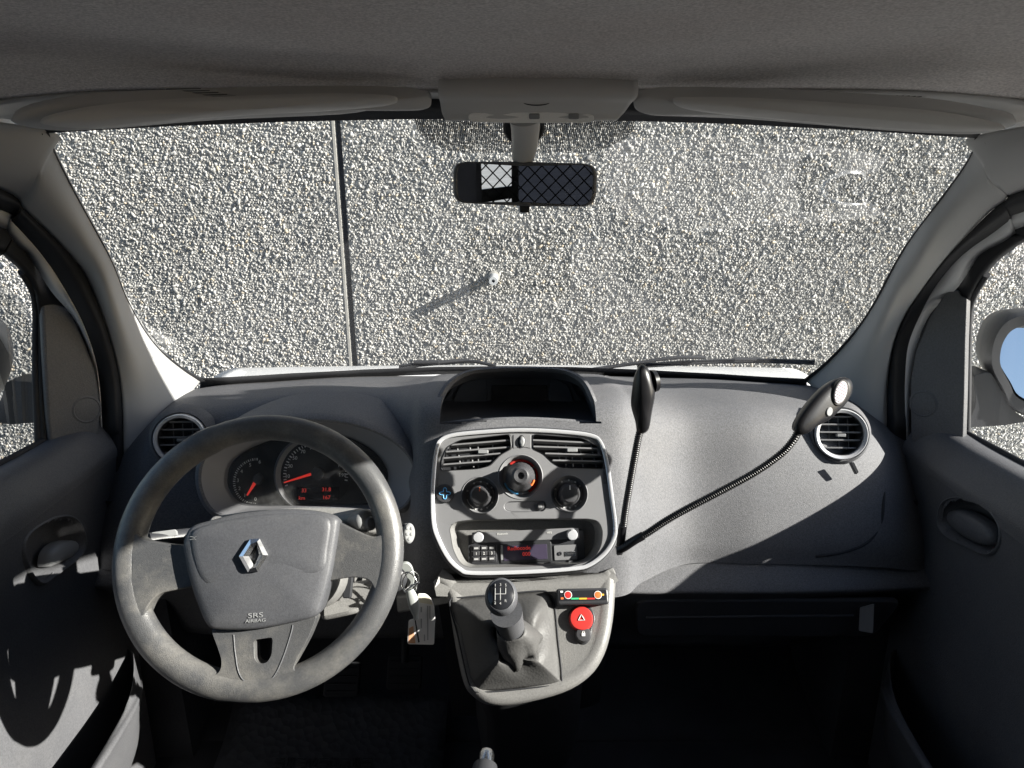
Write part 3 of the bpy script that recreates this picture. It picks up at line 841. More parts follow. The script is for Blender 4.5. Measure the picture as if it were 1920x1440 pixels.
# outside mirrors
def door_mirror(s):
    o = thing('door_mirror', W3(s * .82, 1.12, -.5), 'black outside mirror beyond the passenger window, glass reflecting blue sky' if s > 0 else "edge of the dark outside mirror beyond the driver's window", 'mirror', 'outside door mirrors')
    if s > 0: HO = [(1857, 690), (1856, 655), (1866, 623), (1887, 598), (1925, 586), (1990, 588), (2030, 620), (2040, 690), (2020, 760), (1960, 790), (1900, 770), (1880, 735)]
    else: HO = [(-10, 715), (-6, 680), (-10, 650), (-20, 622), (-50, 600), (-100, 596), (-150, 620), (-165, 690), (-140, 765), (-80, 790), (-35, 770), (-18, 740)]
    x = .90 * s
    c2 = (sum(p[0] for p in HO) / len(HO), sum(p[1] for p in HO) / len(HO))
    base = V(HO[0][0], HO[0][1], 1.27)
    pl = Plane(base, (-s * .22, -.97, .02))
    ring = curve([pl.p(*q) for q in HO], 4, True)
    cen = sum(ring, Vector()) / len(ring)
    def rg(f, dy): return [cen + (p - cen) * f - pl.n * dy for p in ring]
    hs = loft('housing', [rg(.68, .05), rg(.70, .012), rg(.74, 0), rg(.95, -.002), rg(1, .012), rg(1.0, .04), rg(.9, .085), rg(.6, .115), rg(.1, .12)], M['black'], o, True, False, True)
    def tl(r_): return [p + pl.n * (-.30 * (p.z - cen.z)) for p in r_]
    loft('mirror_glass', [tl(rg(.69, .018)), tl(rg(.1, .018))], M['mirror'], o, True, False, True, smooth=0)
    # bracket to the door
    if s > 0: BO = [(1813, 802), (1830, 757), (1826, 703), (1858, 697), (1900, 770), (1930, 790), (1880, 798)]
    else: BO = [(70, 792), (66, 790), (60, 716), (12, 714), (5, 740), (-10, 775), (-30, 790), (20, 796)]
    pb = Plane(V(BO[0][0], BO[0][1], 1.27), (-s * .1, -.99, .05))
    slab('bracket', fillet([pb.p(*q) for q in BO], .008), pb.n, .055, M['black'], o, bevel=.006)
    return o
door_mirror(1); door_mirror(-1)
# wipers lying at the foot of the glass, outside
def wiper(label, armpts, bladepts):
    w = thing('wiper', V(*armpts[0]), label, 'wiper', 'windscreen wipers')
    tube('arm', curve([V(*q) for q in armpts], 5), .0045, M['black'], w, sides=8)
    bpts = curve([V(*q) for q in bladepts], 5)
    tube('blade', bpts, (.0035), M['soft_black'], w, sides=8)
    tube('blade_carrier', [p + Vector((0, 0, .006)) for p in bpts], .0028, M['black'], w, sides=8)
    tube('clip', [bpts[len(bpts) // 2] + Vector((-.03, -.004, .007)), bpts[len(bpts) // 2] + Vector((.03, -.004, .007))], .006, M['black'], w, sides=8)
wiper('long black wiper lying at the foot of the glass on the right', [(1100, 694, 1.60), (1180, 683, 1.61), (1260, 671, 1.615), (1320, 670, 1.62)], [(1195, 688, 1.625), (1330, 680, 1.63), (1440, 679, 1.60), (1528, 682, 1.54)])
wiper('short black wiper lying at the foot of the glass left of centre', [(930, 686, 1.62), (880, 677, 1.63), (820, 680, 1.62)], [(748, 691, 1.61), (800, 684, 1.62), (880, 678, 1.635)])

# ------------------------------------------------------------------ dashboard body
dash = thing('dashboard', W3(0, 1.3, -.7), 'wide dark grey moulded dashboard running under the windscreen', 'dashboard')
PS = [(1.60, -.500), (1.42, -.458), (1.25, -.427), (1.155, -.440), (1.105, -.525), (1.065, -.62), (1.055, -.665)]     # passenger side
PC = [(1.60, -.500), (1.42, -.440), (1.22, -.400), (1.10, -.392), (1.050, -.440), (.995, -.54), (.960, -.665)]      # behind the centre panel
PD = [(1.60, -.500), (1.42, -.458), (1.27, -.425), (1.20, -.440), (1.16, -.530), (1.12, -.62), (1.09, -.665)]       # behind the instruments
P6 = [(1.435, -.472), (1.38, -.460), (1.29, -.458), (1.21, -.475), (1.135, -.55), (1.085, -.63), (1.075, -.685)]
P7 = [(1.375, -.478), (1.34, -.480), (1.29, -.492), (1.235, -.512), (1.165, -.575), (1.11, -.65), (1.09, -.70)]
P8 = [(1.34, -.505), (1.325, -.512), (1.28, -.525), (1.24, -.545), (1.19, -.605), (1.135, -.675), (1.12, -.71)]
st = [(-.765, P8), (-.705, P7), (-.64, P6), (-.52, [(a[0] * .5 + b[0] * .5, a[1] * .5 + b[1] * .5) for a, b in zip(P6, PD)]), (-.40, PD), (-.25, PD), (-.175, [(a[0] * .35 + b[0] * .65, a[1] * .35 + b[1] * .65) for a, b in zip(PD, PC)]), (-.13, PC), (.02, PC), (.165, PC),
      (.215, [(a[0] * .45 + b[0] * .55, a[1] * .45 + b[1] * .55) for a, b in zip(PS, PC)]), (.30, PS), (.42, PS), (.54, [(a[0] * .35 + b[0] * .65, a[1] * .35 + b[1] * .65) for a, b in zip(P6, PS)]), (.65, P6), (.71, P7), (.765, P8)]
DP = [[W3(x, pr[i][0], pr[i][1]) for x, pr in st] for i in range(7)]
# the wide pod opening on top of the dash
PODO = [(822, 796), (822, 770), (838, 728), (872, 703), (925, 694), (1005, 693), (1060, 699), (1092, 718), (1110, 750), (1125, 795), (975, 784)]
TOC = [(833, 845), (850, 824), (905, 816), (975, 812), (1045, 815), (1100, 822), (1118, 834), (1130, 870), (1140, 930), (1146, 985), (1128, 1035), (1100, 1052), (985, 1066), (880, 1068), (845, 1042), (828, 1010), (819, 980), (818, 925)]
patch('dash_pad', DP, 16, 18, M['dash'], dash, cut=lambda c: (c.y < 1.42 and inside(project(c), PODO)) or (c.y < 1.12 and inside(project(c), TOC)))
# ledge and knee panels under the pad
def under(x, f=0.0):
    e = max(0, (abs(x) - .5) / .265)
    base = 1.06 + .06 * e if x > .1 else 1.09 + .03 * e
    dz = -.03 * e
    return [W3(x, base + .01, -.655 + dz), W3(x, base - .005, -.672 + dz), W3(x, base - .034, -.693 + dz), W3(x, base - .034, -.705 + dz), W3(x, base + .0, -.735 + dz), W3(x, base + .06, -.82), W3(x, base + .10, -.92)]
xs = [-.765, -.66, -.5, -.3, -.15, .18, .3, .45, .58, .68, .765]
uc = [under(x) for x in xs]
patch('lower_panel', [[c[i] for c in uc] for i in range(7)], 5, 4, M['dash'], dash, solid=-.004)
# glovebox lid on the passenger side with a moulded line
gb = Plane(W3(.45, 1.085, -.80), (0, -.93, -.36))
slab('glovebox_lid', fillet([gb.at(-.22, -.055), gb.at(.22, -.055), gb.at(.235, .06), gb.at(-.235, .06)], .025), gb.n, .01, M['dash_lower'], dash, bevel=.004)
tube('lid_line', [gb.at(-.21, .01, .001), gb.at(.0, .014, .001), gb.at(.16, .016, .001)], .0025, M['dash_lower'], dash, sides=8)
# moulded joint line round the airbag cover, right and lower edge
jl = [(1657, 862), (1657, 940), (1650, 985), (1625, 1018), (1580, 1036), (1530, 1043)]
def dash_hit(px, py):
    best = None
    for i in range(6):
        for j in range(len(st) - 1):
            for k in range(8):
                for l in range(8):
                    p = DP[i][j].lerp(DP[i][j + 1], k / 8).lerp(DP[i + 1][j].lerp(DP[i + 1][j + 1], k / 8), l / 8)
                    q = project(p); d = (q[0] - px) ** 2 + (q[1] - py) ** 2
                    if best is None or d < best[0]: best = (d, p)
    r_ = ray(px, py); return CAM + r_ * (best[1].y / r_.y)
def on_dash(pts, off=.0):
    out = []
    for q in pts:
        p = dash_hit(*q); out.append(p + (CAM - p).normalized() * off)
    return out
tube('cover_joint', curve(on_dash(jl, .0035), 6), .0024, M['soft_black'], dash, sides=8)
# small grained plate under the left end of the windscreen
# pale data label in the passenger footwell
lp = Plane(V(1625, 1160, 1.06), (-.5, -.85, .1))
dl = slab('data_label', fillet([lp.p(1612, 1140), lp.p(1639, 1133), lp.p(1637, 1188), lp.p(1610, 1183)], .003), lp.n, .004, plain('plate_grey', (.35, .35, .36), .5), None, bevel=.0008)
tag(dl, 'small pale label plate in the dark passenger footwell', 'label')

# ------------------------------------------------------------------ display pod on top
pod = thing('display_pod', W3(.02, 1.25, -.42), 'hooded dark display pod in the middle of the dash top', 'display')
PO = [(811, 797), (813, 765), (832, 722), (868, 697), (920, 688), (1010, 687), (1064, 693), (1098, 712), (1117, 746), (1133, 796)]
PI = [(823, 797), (826, 768), (842, 730), (874, 705), (922, 697), (1008, 696), (1058, 701), (1089, 719), (1106, 750), (1126, 796)]
yo = [1.095, 1.11, 1.15, 1.19, 1.21, 1.21, 1.19, 1.15, 1.11, 1.095]
yi = [y + .004 for y in yo]
lipo = curve([V(x, y, d) for (x, y), d in zip(PO, yo)], 5)
lipi = curve([V(x, y, d) for (x, y), d in zip(PI, yi)], 5)
outer = [p + Vector((0, .06, -.045)) + (p - W3(.02, 1.15, -.42)) * .06 for p in lipo]
ridge = [a.lerp(b, .5) + Vector((0, -.006, .003)) for a, b in zip(lipo, lipi)]
loft('hood', [outer, lipo, ridge, lipi], M['dash'], pod, closed=False)
bp = Plane(V(965, 750, 1.30), (0, -.93, .36))
IN = [(838, 772), (842, 735), (862, 710), (900, 700), (1035, 700), (1066, 711), (1082, 737), (1086, 770)]
back = [Vector(p) for p in curve([bp.p(*q, 0) for q in [(826, 790), (832, 745), (852, 712), (885, 699), (930, 695), (1005, 694), (1048, 698), (1078, 715), (1098, 750), (1108, 790)]], 5)]
loft('tunnel', [lipi, [a.lerp(b, .5) for a, b in zip(lipi, back)], back], M['pod'], pod, closed=False)
slab('back_panel', [p - bp.n * .001 for p in back] + [bp.p(1112, 830, -.001), bp.p(822, 830, -.001)], bp.n, .006, M['pod'], pod)
tube('sill_lip', curve([V(820, 797, 1.093), V(870, 791, 1.087), V(975, 786, 1.083), V(1080, 791, 1.087), V(1130, 797, 1.093)], 6), .004, M['dash'], pod, sides=10)
cl = slab('face_plate', curve([bp.p(*q, .012) for q in IN], 4, True), bp.n, .016, M['pod'], pod, bevel=.004, seg=3)
slab('storage_lid', curve([bp.p(*q, .017) for q in [(852, 760), (856, 735), (872, 716), (900, 710), (912, 712), (912, 760), (900, 763)]], 4, True), bp.n, .006, M['pod'], pod, bevel=.002)
slab('display', fillet([bp.p(922, 722, .0155), bp.p(1026, 722, .0155), bp.p(1026, 758, .0155), bp.p(922, 758, .0155)], .003), bp.n, .006, M['black_gloss'], pod, bevel=.001)
slab('storage_lid', curve([bp.p(*q, .017) for q in [(1034, 712), (1052, 714), (1068, 728), (1074, 760), (1034, 762)]], 4, True), bp.n, .006, M['pod'], pod, bevel=.002)
fl = Plane(W3(.02, 1.2, -.455), (0, -.05, 1))
slab('tray_floor', [W3(-.16, 1.10, -.452), W3(.20, 1.10, -.452), W3(.17, 1.34, -.452), W3(-.13, 1.34, -.452)], (0, 0, 1), .006, M['pod'], pod)
slab('tray_box', fillet([bp.p(847, 792, .03), bp.p(874, 792, .03), bp.p(874, 770, .03), bp.p(847, 770, .03)], .004), bp.n, .03, M['pod'], pod, bevel=.002)

# ------------------------------------------------------------------ centre panel
CP = Plane(W3(.02, .967, -.583), (0, -.883, .469))
cpn = thing('centre_panel', CP.o, 'dark grey centre control panel with silver surround, vents and knobs', 'control panel')
TO = [(815, 840), (823, 823), (846, 812), (900, 806), (975, 802), (1050, 805), (1108, 812), (1129, 826), (1141, 862), (1151, 930), (1158, 985), (1155, 1012), (1138, 1040), (1108, 1063), (1075, 1071), (985, 1077), (885, 1079), (860, 1071), (838, 1050), (819, 1015), (809, 983), (807, 930), (810, 875)]
tout = curve([CP.p(*q, .004) for q in TO], 4, True)
tc = sum(tout, Vector()) / len(tout)
def shrink(ring, d):
    out = []; m = len(ring)
    for i in range(m):
        tg = (ring[(i + 1) % m] - ring[i - 1]).normalized(); sd_ = CP.n.cross(tg).normalized()
        if sd_.dot(tc - ring[i]) < 0: sd_ = -sd_
        out.append(ring[i] + sd_ * d)
    return out
tin = shrink(tout, .0065)
loft('silver_trim', [[p - CP.n * .02 for p in shrink(tout, -.001)], [p - CP.n * .002 for p in tout], [p + CP.n * .0012 for p in shrink(tout, .0012)], [p + CP.n * .0015 for p in shrink(tout, .004)], tin, [p - CP.n * .012 for p in shrink(tout, .0072)]], M['silver'], cpn)
# dark housing behind the trim
loft('housing', [[p - CP.n * .006 for p in shrink(tout, -.0015)], [p - CP.n * .012 for p in shrink(tout, -.004)], [p - CP.n * .075 for p in shrink(tout, -.016)]], M['dash'], cpn)
h0 = 0.0
VL = [(825, 883), (828, 860), (838, 838), (862, 825), (957, 814), (960, 841), (938, 853), (918, 874), (898, 879)]
VR = [(998, 814), (1092, 821), (1121, 836), (1132, 858), (1137, 879), (1052, 877), (1036, 867), (1020, 851), (998, 841)]
RO = [(843, 990), (852, 979), (880, 975), (985, 973), (1105, 973), (1122, 977), (1130, 995), (1127, 1025), (1112, 1048), (1088, 1058), (985, 1062), (880, 1064), (864, 1057), (850, 1032)]
vl = fillet([CP.p(*q, h0) for q in VL], .006, 4); vr = fillet([CP.p(*q, h0) for q in VR], .006, 4)
ro = fillet([CP.p(*q, h0) for q in RO], .010, 4)
KN = [(976, 894, .0345), (900, 929, .029), (1067, 926, .029)]
kh = [ellipse(CP, x, y, h0, r_, r_, 36) for x, y, r_ in KN]
sl = fillet([CP.p(945, 947, h0), CP.p(952, 941, h0), CP.p(1010, 939, h0), CP.p(1022, 941, h0), CP.p(1024, 950, h0), CP.p(1018, 959, h0), CP.p(956, 959, h0), CP.p(947, 956, h0)], .004, 3)
slab('face', shrink(tin, -.0008) and [p - CP.n * .004 for p in shrink(tout, .0062)], CP.n, .014, M['panel'], cpn, bevel=.0016, holes=[vl, vr, ro] + kh + [sl], seg=2)
slab('backing', [p - CP.n * .05 for p in shrink(tout, .004)], CP.n, .004, M['soft_black'], cpn)
# raised brow round the middle knob
# centre vents
def vent(pts, lines, tab, vxs):
    ring = fillet([CP.p(*q, h0) for q in pts], .006, 4)
    c = sum(ring, Vector()) / len(ring)
    v_ = loft('vent', [[p + CP.n * .001 for p in [c + (q - c) * 1.005 for q in ring]], [p + CP.n * .0015 for p in [c + (q - c) * .985 for q in ring]], [p - CP.n * .030 for p in [c + (q - c) * .95 for q in ring]]], M['black'], cpn, cap1=True)
    tag(v_, 'slatted air vent set in the upper corner of the panel')
    for a, b in lines:
        A, B = CP.p(*a, -.002), CP.p(*b, -.002); d = (B - A).normalized(); up_ = CP.n.cross(d)
        if up_.z < 0: up_ = -up_
        t = .0013
        vs_ = [A + up_ * t, A - up_ * t, B - up_ * t, B + up_ * t]
        bk = [p - CP.n * .014 - up_ * .003 for p in vs_]
        mk('slat', vs_ + bk, [(0, 1, 2, 3), (7, 6, 5, 4), (0, 4, 5, 1), (3, 2, 6, 7), (0, 3, 7, 4), (1, 5, 6, 2)], M['panel'], v_, smooth=0, bevel=.0004, seg=1)
    for (x0, y0, x1, y1) in vxs:
        A, B = CP.p(x0, y0, -.014), CP.p(x1, y1, -.014)
        tube('vane', [A, B], (.0011), M['panel'], v_, sides=6)
    aa, bb = CP.ab(*tab)
    slab('tab', rrect(CP, aa - .008, aa + .008, bb - .0028, bb + .0028, .002, .001), CP.n, .012, M['stalk'], v_, bevel=.0006)
vent(VL, [((846, 834), (957, 825)), ((836, 847), (958, 838)), ((831, 859), (938, 850)), ((828, 871), (924, 864))], (906, 847), [(857, 836, 864, 876), (880, 833, 888, 876), (896, 830, 897, 877), (923, 828, 926, 862), (911, 850, 912, 874)])
vent(VR, [((999, 825), (1108, 830)), ((1000, 837), (1122, 841)), ((1022, 850), (1128, 853)), ((1036, 863), (1132, 865))], (1073, 844), [(1045, 830, 1050, 868), (1061, 828, 1061, 876), (1087, 832, 1093, 876), (1108, 834, 1118, 876), (1072, 850, 1074, 876)])
# lock switch between the vents
aa, bb = CP.ab(979, 828)
lk = slab('switch_plate', fillet([CP.p(962, 815, .001), CP.p(996, 815, .001), CP.p(996, 841, .001), CP.p(985, 839, .001), CP.p(972, 839, .001), CP.p(962, 841, .001)], .002), CP.n, .012, M['panel'], cpn, bevel=.0008)
lathe('switch', CP.at(aa, bb, 0), CP.n, [(.0052, 0), (.005, .004), (.003, .0055)], M['stalk'], lk, seg=20, sx=.8, sy=1.6)
lathe('switch_well', CP.at(aa - .001, bb, .0012), CP.n, [(.007, 0), (.0066, .0004)], M['soft_black'], lk, seg=24, sx=.85, sy=1.5)
# knobs
def dish(px, py, r_):
    a, b = CP.ab(px, py, h0)
    c = CP.at(a, b, 0)
    d_ = lathe('knob_dish', c, CP.n, [(r_ * 1.03, .0003), (r_ * 1.0, .0012), (r_ * .97, .0004), (r_ * .88, -.010), (r_ * .8, -.013), (.001, -.013)], M['panel'], cpn, seg=48, cap0=False, cap1=False)
    return c, d_
c1, d1 = dish(*KN[0]); c2, d2 = dish(*KN[1]); c3, d3 = dish(*KN[2])
def arc(c, r_, a0, a1, h, w, mat, parent, n=14):
    A = [c + CP.u * (r_ * math.cos(R(a))) + CP.v * (r_ * math.sin(R(a))) + CP.n * h for a in np.linspace(a0, a1, n)]
    return tube('mark', A, (w), mat, parent, sides=6)
# middle knob: ribbed cone leaning out of the panel
kb = lathe('temperature_knob', c1, CP.n, [(.0235, -.0125), (.023, .0), (.0195, .004), (.0185, .010), (.0178, .0105), (.0176, .016), (.0185, .017), (.0175, .020), (.0150, .032), (.0140, .036), (.0105, .0385), (.0055, .0375), (.0045, .033), (.001, .0325)], M['knob'], cpn, seg=48, notch=24, notch_d=.025)
arc(c1, .0265, 38, 128, -.0118, .0022, M['hazard'], d1); arc(c1, .0265, -60, 30, -.0118, .0020, M['hazard'], d1)
arc(c1, .0265, 200, 262, -.0118, .0016, M['blue_mark'], d1)
arc(c1 + CP.n * .014, .021, -40, -14, 0, .0022, M['orange'], kb)
for c_, d_, nm in ((c2, d2, 'fan_knob'), (c3, d3, 'airflow_knob')):
    k_ = lathe(nm, c_, CP.n, [(.0185, -.0125), (.018, -.004), (.0165, -.002), (.0155, .008), (.0150, .014), (.0125, .0175), (.006, .0185), (.001, .0185)], M['knob'], cpn, seg=48, notch=18, notch_d=.03)
    arc(c_, .0215, 195, 240, -.0118, .0007, M['white_print'], d_); arc(c_, .0215, -60, 25, -.0118, .0007, M['grey_print'], d_)
    for a in (35, 60, 88, 118, 160, 250, 275, 300, 330):
        q = c_ + CP.u * (.0218 * math.cos(R(a))) + CP.v * (.0218 * math.sin(R(a))) - CP.n * .0118
        lathe('mark', q, CP.n, [(.0016, 0), (.0015, .0006)], M['white_print'], d_, seg=8)
    tube('pointer', [c_ + CP.v * .006 + CP.n * .0184, c_ + CP.v * .0125 + CP.n * .0176], .0009, M['orange'] if nm == 'fan_knob' else M['white_print'], k_, sides=6)
# recirculation slider
sb = slab('slider_track', [p - CP.n * .003 for p in sl], CP.n, .006, M['panel'], cpn, bevel=.0006)
aa, bb = CP.ab(1013, 949)
lathe('slider_button', CP.at(aa, bb, -.003), CP.n, [(.0068, 0), (.0066, .004), (.005, .0052), (.001, .0055)], M['knob'], sb, seg=28)
slab('slider_mark', rrect(CP, aa - .003, aa + .003, bb - .0018, bb + .0018, .0028, .001), CP.n, .0004, M['white_print'], sb)
# radio pocket walls
rc = sum(ro, Vector()) / len(ro)
loft('radio_pocket', [[p + CP.n * .0004 for p in ro], [rc + (p - rc) * .975 - CP.n * .006 for p in ro], [rc + (p - rc) * .93 - CP.n * .030 for p in ro]], M['console'], cpn, cap1=True)
# clip-on air freshener
fa, fb = CP.ab(834, 925, .008)
fc = CP.at(fa, fb, -.003)
fr = thing('air_freshener', fc, 'small round dark button with a blue cross, clipped at the panel edge', 'button')
lathe('disc', fc, CP.n, [(.0142, 0), (.0145, .006), (.013, .0085), (.001, .009)], M['knob'], fr, seg=36)
cr_ = []
for k in range(48):
    t = 2 * math.pi * k / 48 + .1
    rr = .0062 + .0026 * math.cos(4 * t)
    cr_.append(fc + CP.u * rr * math.cos(t) + CP.v * rr * math.sin(t) + CP.n * .0092)
tube('cross_outline', cr_, .0008, M['blue_mark'], fr, sides=6, closed=True)

# ------------------------------------------------------------------ radio
RP = Plane(CP.o - CP.n * .020, (0, -.91, .41))
radio = thing('car_radio', RP.p(986, 1028), 'black car radio with red display text, keypad and two silver knobs', 'radio')
rf = [(877, 1004), (1094, 993), (1098, 1054), (877, 1063)]
RPn = RP.n
body = slab('body', fillet([RP.p(*q) for q in rf], .003), RPn, .012, M['black'], radio, bevel=.0012)
ru = (RP.p(1094, 993) - RP.p(877, 1003)).normalized(); rv = RPn.cross(ru)
if rv.z < 0: rv = -rv
def rslab(name, x0, y0, x1, y1, h, mat, par, d=.003, bev=.0005, r=.0015):
    a, b, c, e = RP.p(x0, y0, h), RP.p(x1, y0, h), RP.p(x1, y1, h), RP.p(x0, y1, h)
    cen = (a + b + c + e) / 4; w = (b - a).length / 2; hh = (e - a).length / 2
    q = [cen - ru * w - rv * hh, cen + ru * w - rv * hh, cen + ru * w + rv * hh, cen - ru * w + rv * hh]
    return slab(name, fillet(q, r, 3), RPn, d, mat, par, bevel=bev)
rslab('disc_slot_panel', 885, 994, 1086, 1014, .0012, M['panel'], radio, .002)
for kx, ky in ((897, 1007), (1073, 1003)):
    p = RP.p(kx, ky, .008)
    lathe('knob', p - RPn * .008, RPn, [(.0088, 0), (.0085, .010), (.0072, .0125), (.001, .0128)], M['silver'], radio, seg=32, notch=20, notch_d=.03)
kp = rslab('keypad', 884, 1022, 931, 1055, .0015, M['black'], radio, .003)
marks = ['', '', '', '1', '2', '3', '', '', '']
for r_ in range(3):
    for c_ in range(3):
        x, y = 893 + c_ * 14.5, 1028 + r_ * 10.2 - c_ * .5
        k_ = rslab('key', x - 6, y - 4, x + 6, y + 4, .0035, M['knob'], kp, .003, .0005, .001)
        if marks[r_ * 3 + c_]: text('key_digit', marks[r_ * 3 + c_], RP.p(x, y, .0038), ru, rv, .0062, M['white_print'], kp)
        else: rslab('key_print', x - 4, y - 1.6, x + 4, y + 1.6, .0038, M['grey_print'], kp, .0003, 0, .0004)
sc_ = rslab('display_frame', 938, 1018, 1034, 1054, .0015, M['black'], radio, .003)
rslab('display', 944, 1022, 1026, 1050, .0022, M['screen'], sc_, .002, .0003, .001)
text('display_text', 'Radiocode', RP.p(973, 1028, .0027), ru, rv, .0085, M['red_lcd'], sc_)
text('display_text', '000', RP.p(987, 1039, .0027), ru, rv, .0085, M['red_lcd'], sc_)
rslab('display_edge', 939, 1022, 943, 1050, .0022, M['stalk'], sc_, .001, 0, .0004)
ub = rslab('socket_panel', 1039, 1022, 1082, 1050, .0015, M['panel'], radio, .003)
lathe('aux_socket', RP.p(1050, 1038, .0015), RPn, [(.0032, 0), (.003, .0012), (.0014, .0012), (.001, .0005)], M['soft_black'], ub, seg=18)
rslab('usb_socket', 1059, 1034, 1079, 1043, .0025, M['chrome'], ub, .002, .0004, .0008)
rslab('usb_slot', 1062, 1036.5, 1076, 1039, .0029, M['soft_black'], ub, .0006, 0, .0004)
text('print', 'Bluetooth', RP.p(942, 1001, .0016), ru, rv, .0042, M['white_print'], radio)
text('print', 'MP3', RP.p(1030, 999, .0016), ru, rv, .0046, M['white_print'], radio)

# ------------------------------------------------------------------ gear console
GC = Plane(W3(.02, .935, -.648), (0, -.72, .69))
gcn = thing('gear_console', GC.p(985, 1200), 'rounded grey lower console below the radio holding the gear lever', 'console')
GO = [(812, 1088), (826, 1100), (840, 1130), (853, 1210), (868, 1278), (886, 1305), (918, 1322), (972, 1320), (1057, 1298), (1107, 1267), (1134, 1227), (1148, 1177), (1154, 1120), (1153, 1062), (1120, 1072), (985, 1085), (870, 1088)]
go = curve([GC.p(*q) for q in GO], 4, True)
gcen = sum(go, Vector()) / len(go)
def gsh(d, h):
    out = []; m = len(go)
    for i in range(m):
        tg = (go[(i + 1) % m] - go[i - 1]).normalized(); sd_ = GC.n.cross(tg).normalized()
        if sd_.dot(gcen - go[i]) < 0: sd_ = -sd_
        out.append(go[i] + sd_ * d + GC.n * h)
    return out
loft('shell', [gsh(.03, -.12), gsh(.012, -.045), gsh(.002, -.020), gsh(.0, -.010), gsh(.004, -.003), gsh(.012, .0), gsh(.020, -.003), gsh(.024, -.004)], M['console'], gcn, cap1=True)
GA = [(843, 1128), (870, 1120), (940, 1114), (1010, 1108), (1028, 1112), (1039, 1132), (1046, 1200), (1053, 1268), (1046, 1283), (985, 1291), (902, 1298), (886, 1290), (876, 1270), (858, 1190)]
ga = curve([GC.p(*q, -.002) for q in GA], 4, True)
tube('gaiter_frame', ga, .0012, M['soft_black'], gcn, sides=8, closed=True)
# strip under the panel running left towards the column
mk('side_shelf', [V(742, 1118, .98), V(862, 1106, .955), V(858, 1125, .94), V(838, 1132, .94), V(745, 1150, .97)] + [V(742, 1118, .98) + Vector((0, .06, -.01)), V(862, 1106, .955) + Vector((0, .06, -.01)), V(858, 1125, .94) + Vector((0, .06, -.04)), V(838, 1132, .94) + Vector((0, .06, -.04)), V(745, 1150, .97) + Vector((0, .06, -.04))],
   [(0, 1, 2, 3, 4), (9, 8, 7, 6, 5), (0, 5, 6, 1), (1, 6, 7, 2), (2, 7, 8, 3), (3, 8, 9, 4), (4, 9, 5, 0)], M['console'], gcn, bevel=.004)
# console side skirt down to the floor tunnel
loft('tunnel_skirt', [gsh(.012, -.03), [p + Vector((0, .07, -.14)) for p in gsh(.03, -.03)], [p + Vector((0, .14, -.35)) for p in gsh(.03, -.03)]], M['soft_black'], gcn)
# gear lever with gaiter
gl_ = thing('gear_lever', GC.p(960, 1220), 'grey gear lever with numbered knob cap and torn leather gaiter', 'gear lever')
hd = V(939, 1116, .815); nk = V(966, 1200, .865)
ax = (hd - nk).normalized()
cax = (CAM - hd).normalized()
L_ = (hd - nk).length
rings = []
uu_ = Vector((1, 0, 0)); uu_ = (uu_ - ax * uu_.dot(ax)).normalized(); ww_ = ax.cross(uu_)
for r_, h in ((.0165, -.03), (.018, 0), (.0185, .02), (.0190, .04), (.0205, .06), (.0225, .078)):
    rings.append([nk + ax * h + uu_ * r_ * math.cos(2 * math.pi * k / 36) + ww_ * r_ * math.sin(2 * math.pi * k / 36) for k in range(36)])
loft('stem', rings, M['hub'], gl_, True, True, True)
# ball of the knob, squashed towards the driver
hn = (cax * .75 + ax * .5).normalized()
lathe('knob', hd - hn * .010, hn, [(.001, -.026), (.013, -.024), (.0195, -.017), (.0228, -.006), (.0232, .002), (.0218, .009), (.0200, .0125), (.0188, .0132), (.0182, .0125)], M['hub'], gl_, seg=44, cap1=False, sx=.96, sy=1.08)
cap = lathe('knob_cap', hd - hn * .010, hn, [(.0185, .0118), (.0180, .0134), (.013, .0162), (.007, .0175), (.001, .018)], M['black_gloss'], gl_, seg=40, sx=.96, sy=1.08)
cu_ = Vector((1, 0, 0)); cu_ = (cu_ - hn * cu_.dot(hn)).normalized(); cv_ = hn.cross(cu_)
if cv_.z < 0: cv_ = -cv_
kc = hd + hn * .0062
for x in (-.007, 0, .007):
    tube('shift_line', [kc + cu_ * x + cv_ * .008 + hn * .0010, kc + cu_ * x + hn * .0018, kc + cu_ * x - (cv_ * .008 if x < .005 else cv_ * 0) + hn * .0010], .00045, M['grey_print'], cap, sides=6)
tube('shift_line', [kc - cu_ * .007 + hn * .0014, kc + hn * .0019, kc + cu_ * .007 + hn * .0014], .00045, M['grey_print'], cap, sides=6)
for i, (x, y) in enumerate(((-.007, .0115), (-.007, -.0115), (0, .0122), (0, -.0122), (.007, .0115), (.007, -.009))):
    text('shift_digit', '12345R'[i], kc + cu_ * x + cv_ * y + hn * .0004, cu_, cv_, .0050, M['grey_print'], cap, depth=.0006)
# gaiter: from the frame up to the torn collar, with folds
rng = random.Random(5)
gr_ = []
base = ga; m = len(base); gcn_ = sum(base, Vector()) / m
collar_c = nk + ax * .002
def collar(k, rr, cc):
    t = 2 * math.pi * k / m
    return cc
ang = []
for p in base:
    q = p - gcn_; ang.append(math.atan2(q.dot(GC.v), q.dot(GC.u)))
for lev, (f, h, fold) in enumerate(((0, 0, 0), (.08, .004, .0), (.2, .016, .0015), (.38, .028, .004), (.52, .034, .005), (.62, .038, .004), (.70, .036, .003))):
    ring = []
    for k, p in enumerate(base):
        a = ang[k]; tgt = GC.o + (nk - GC.o) - GC.n * (nk - GC.o).dot(GC.n) - GC.v * .006
        q = p.lerp(tgt, f) + GC.n * (h - .002)
        rad = (q - tgt); rad = rad - GC.n * rad.dot(GC.n)
        q += rad.normalized() * fold * math.sin(a * 5 + lev) + GC.n * fold * .8 * math.cos(a * 4 + lev * .7)
        ring.append(q)
    gr_.append(ring)
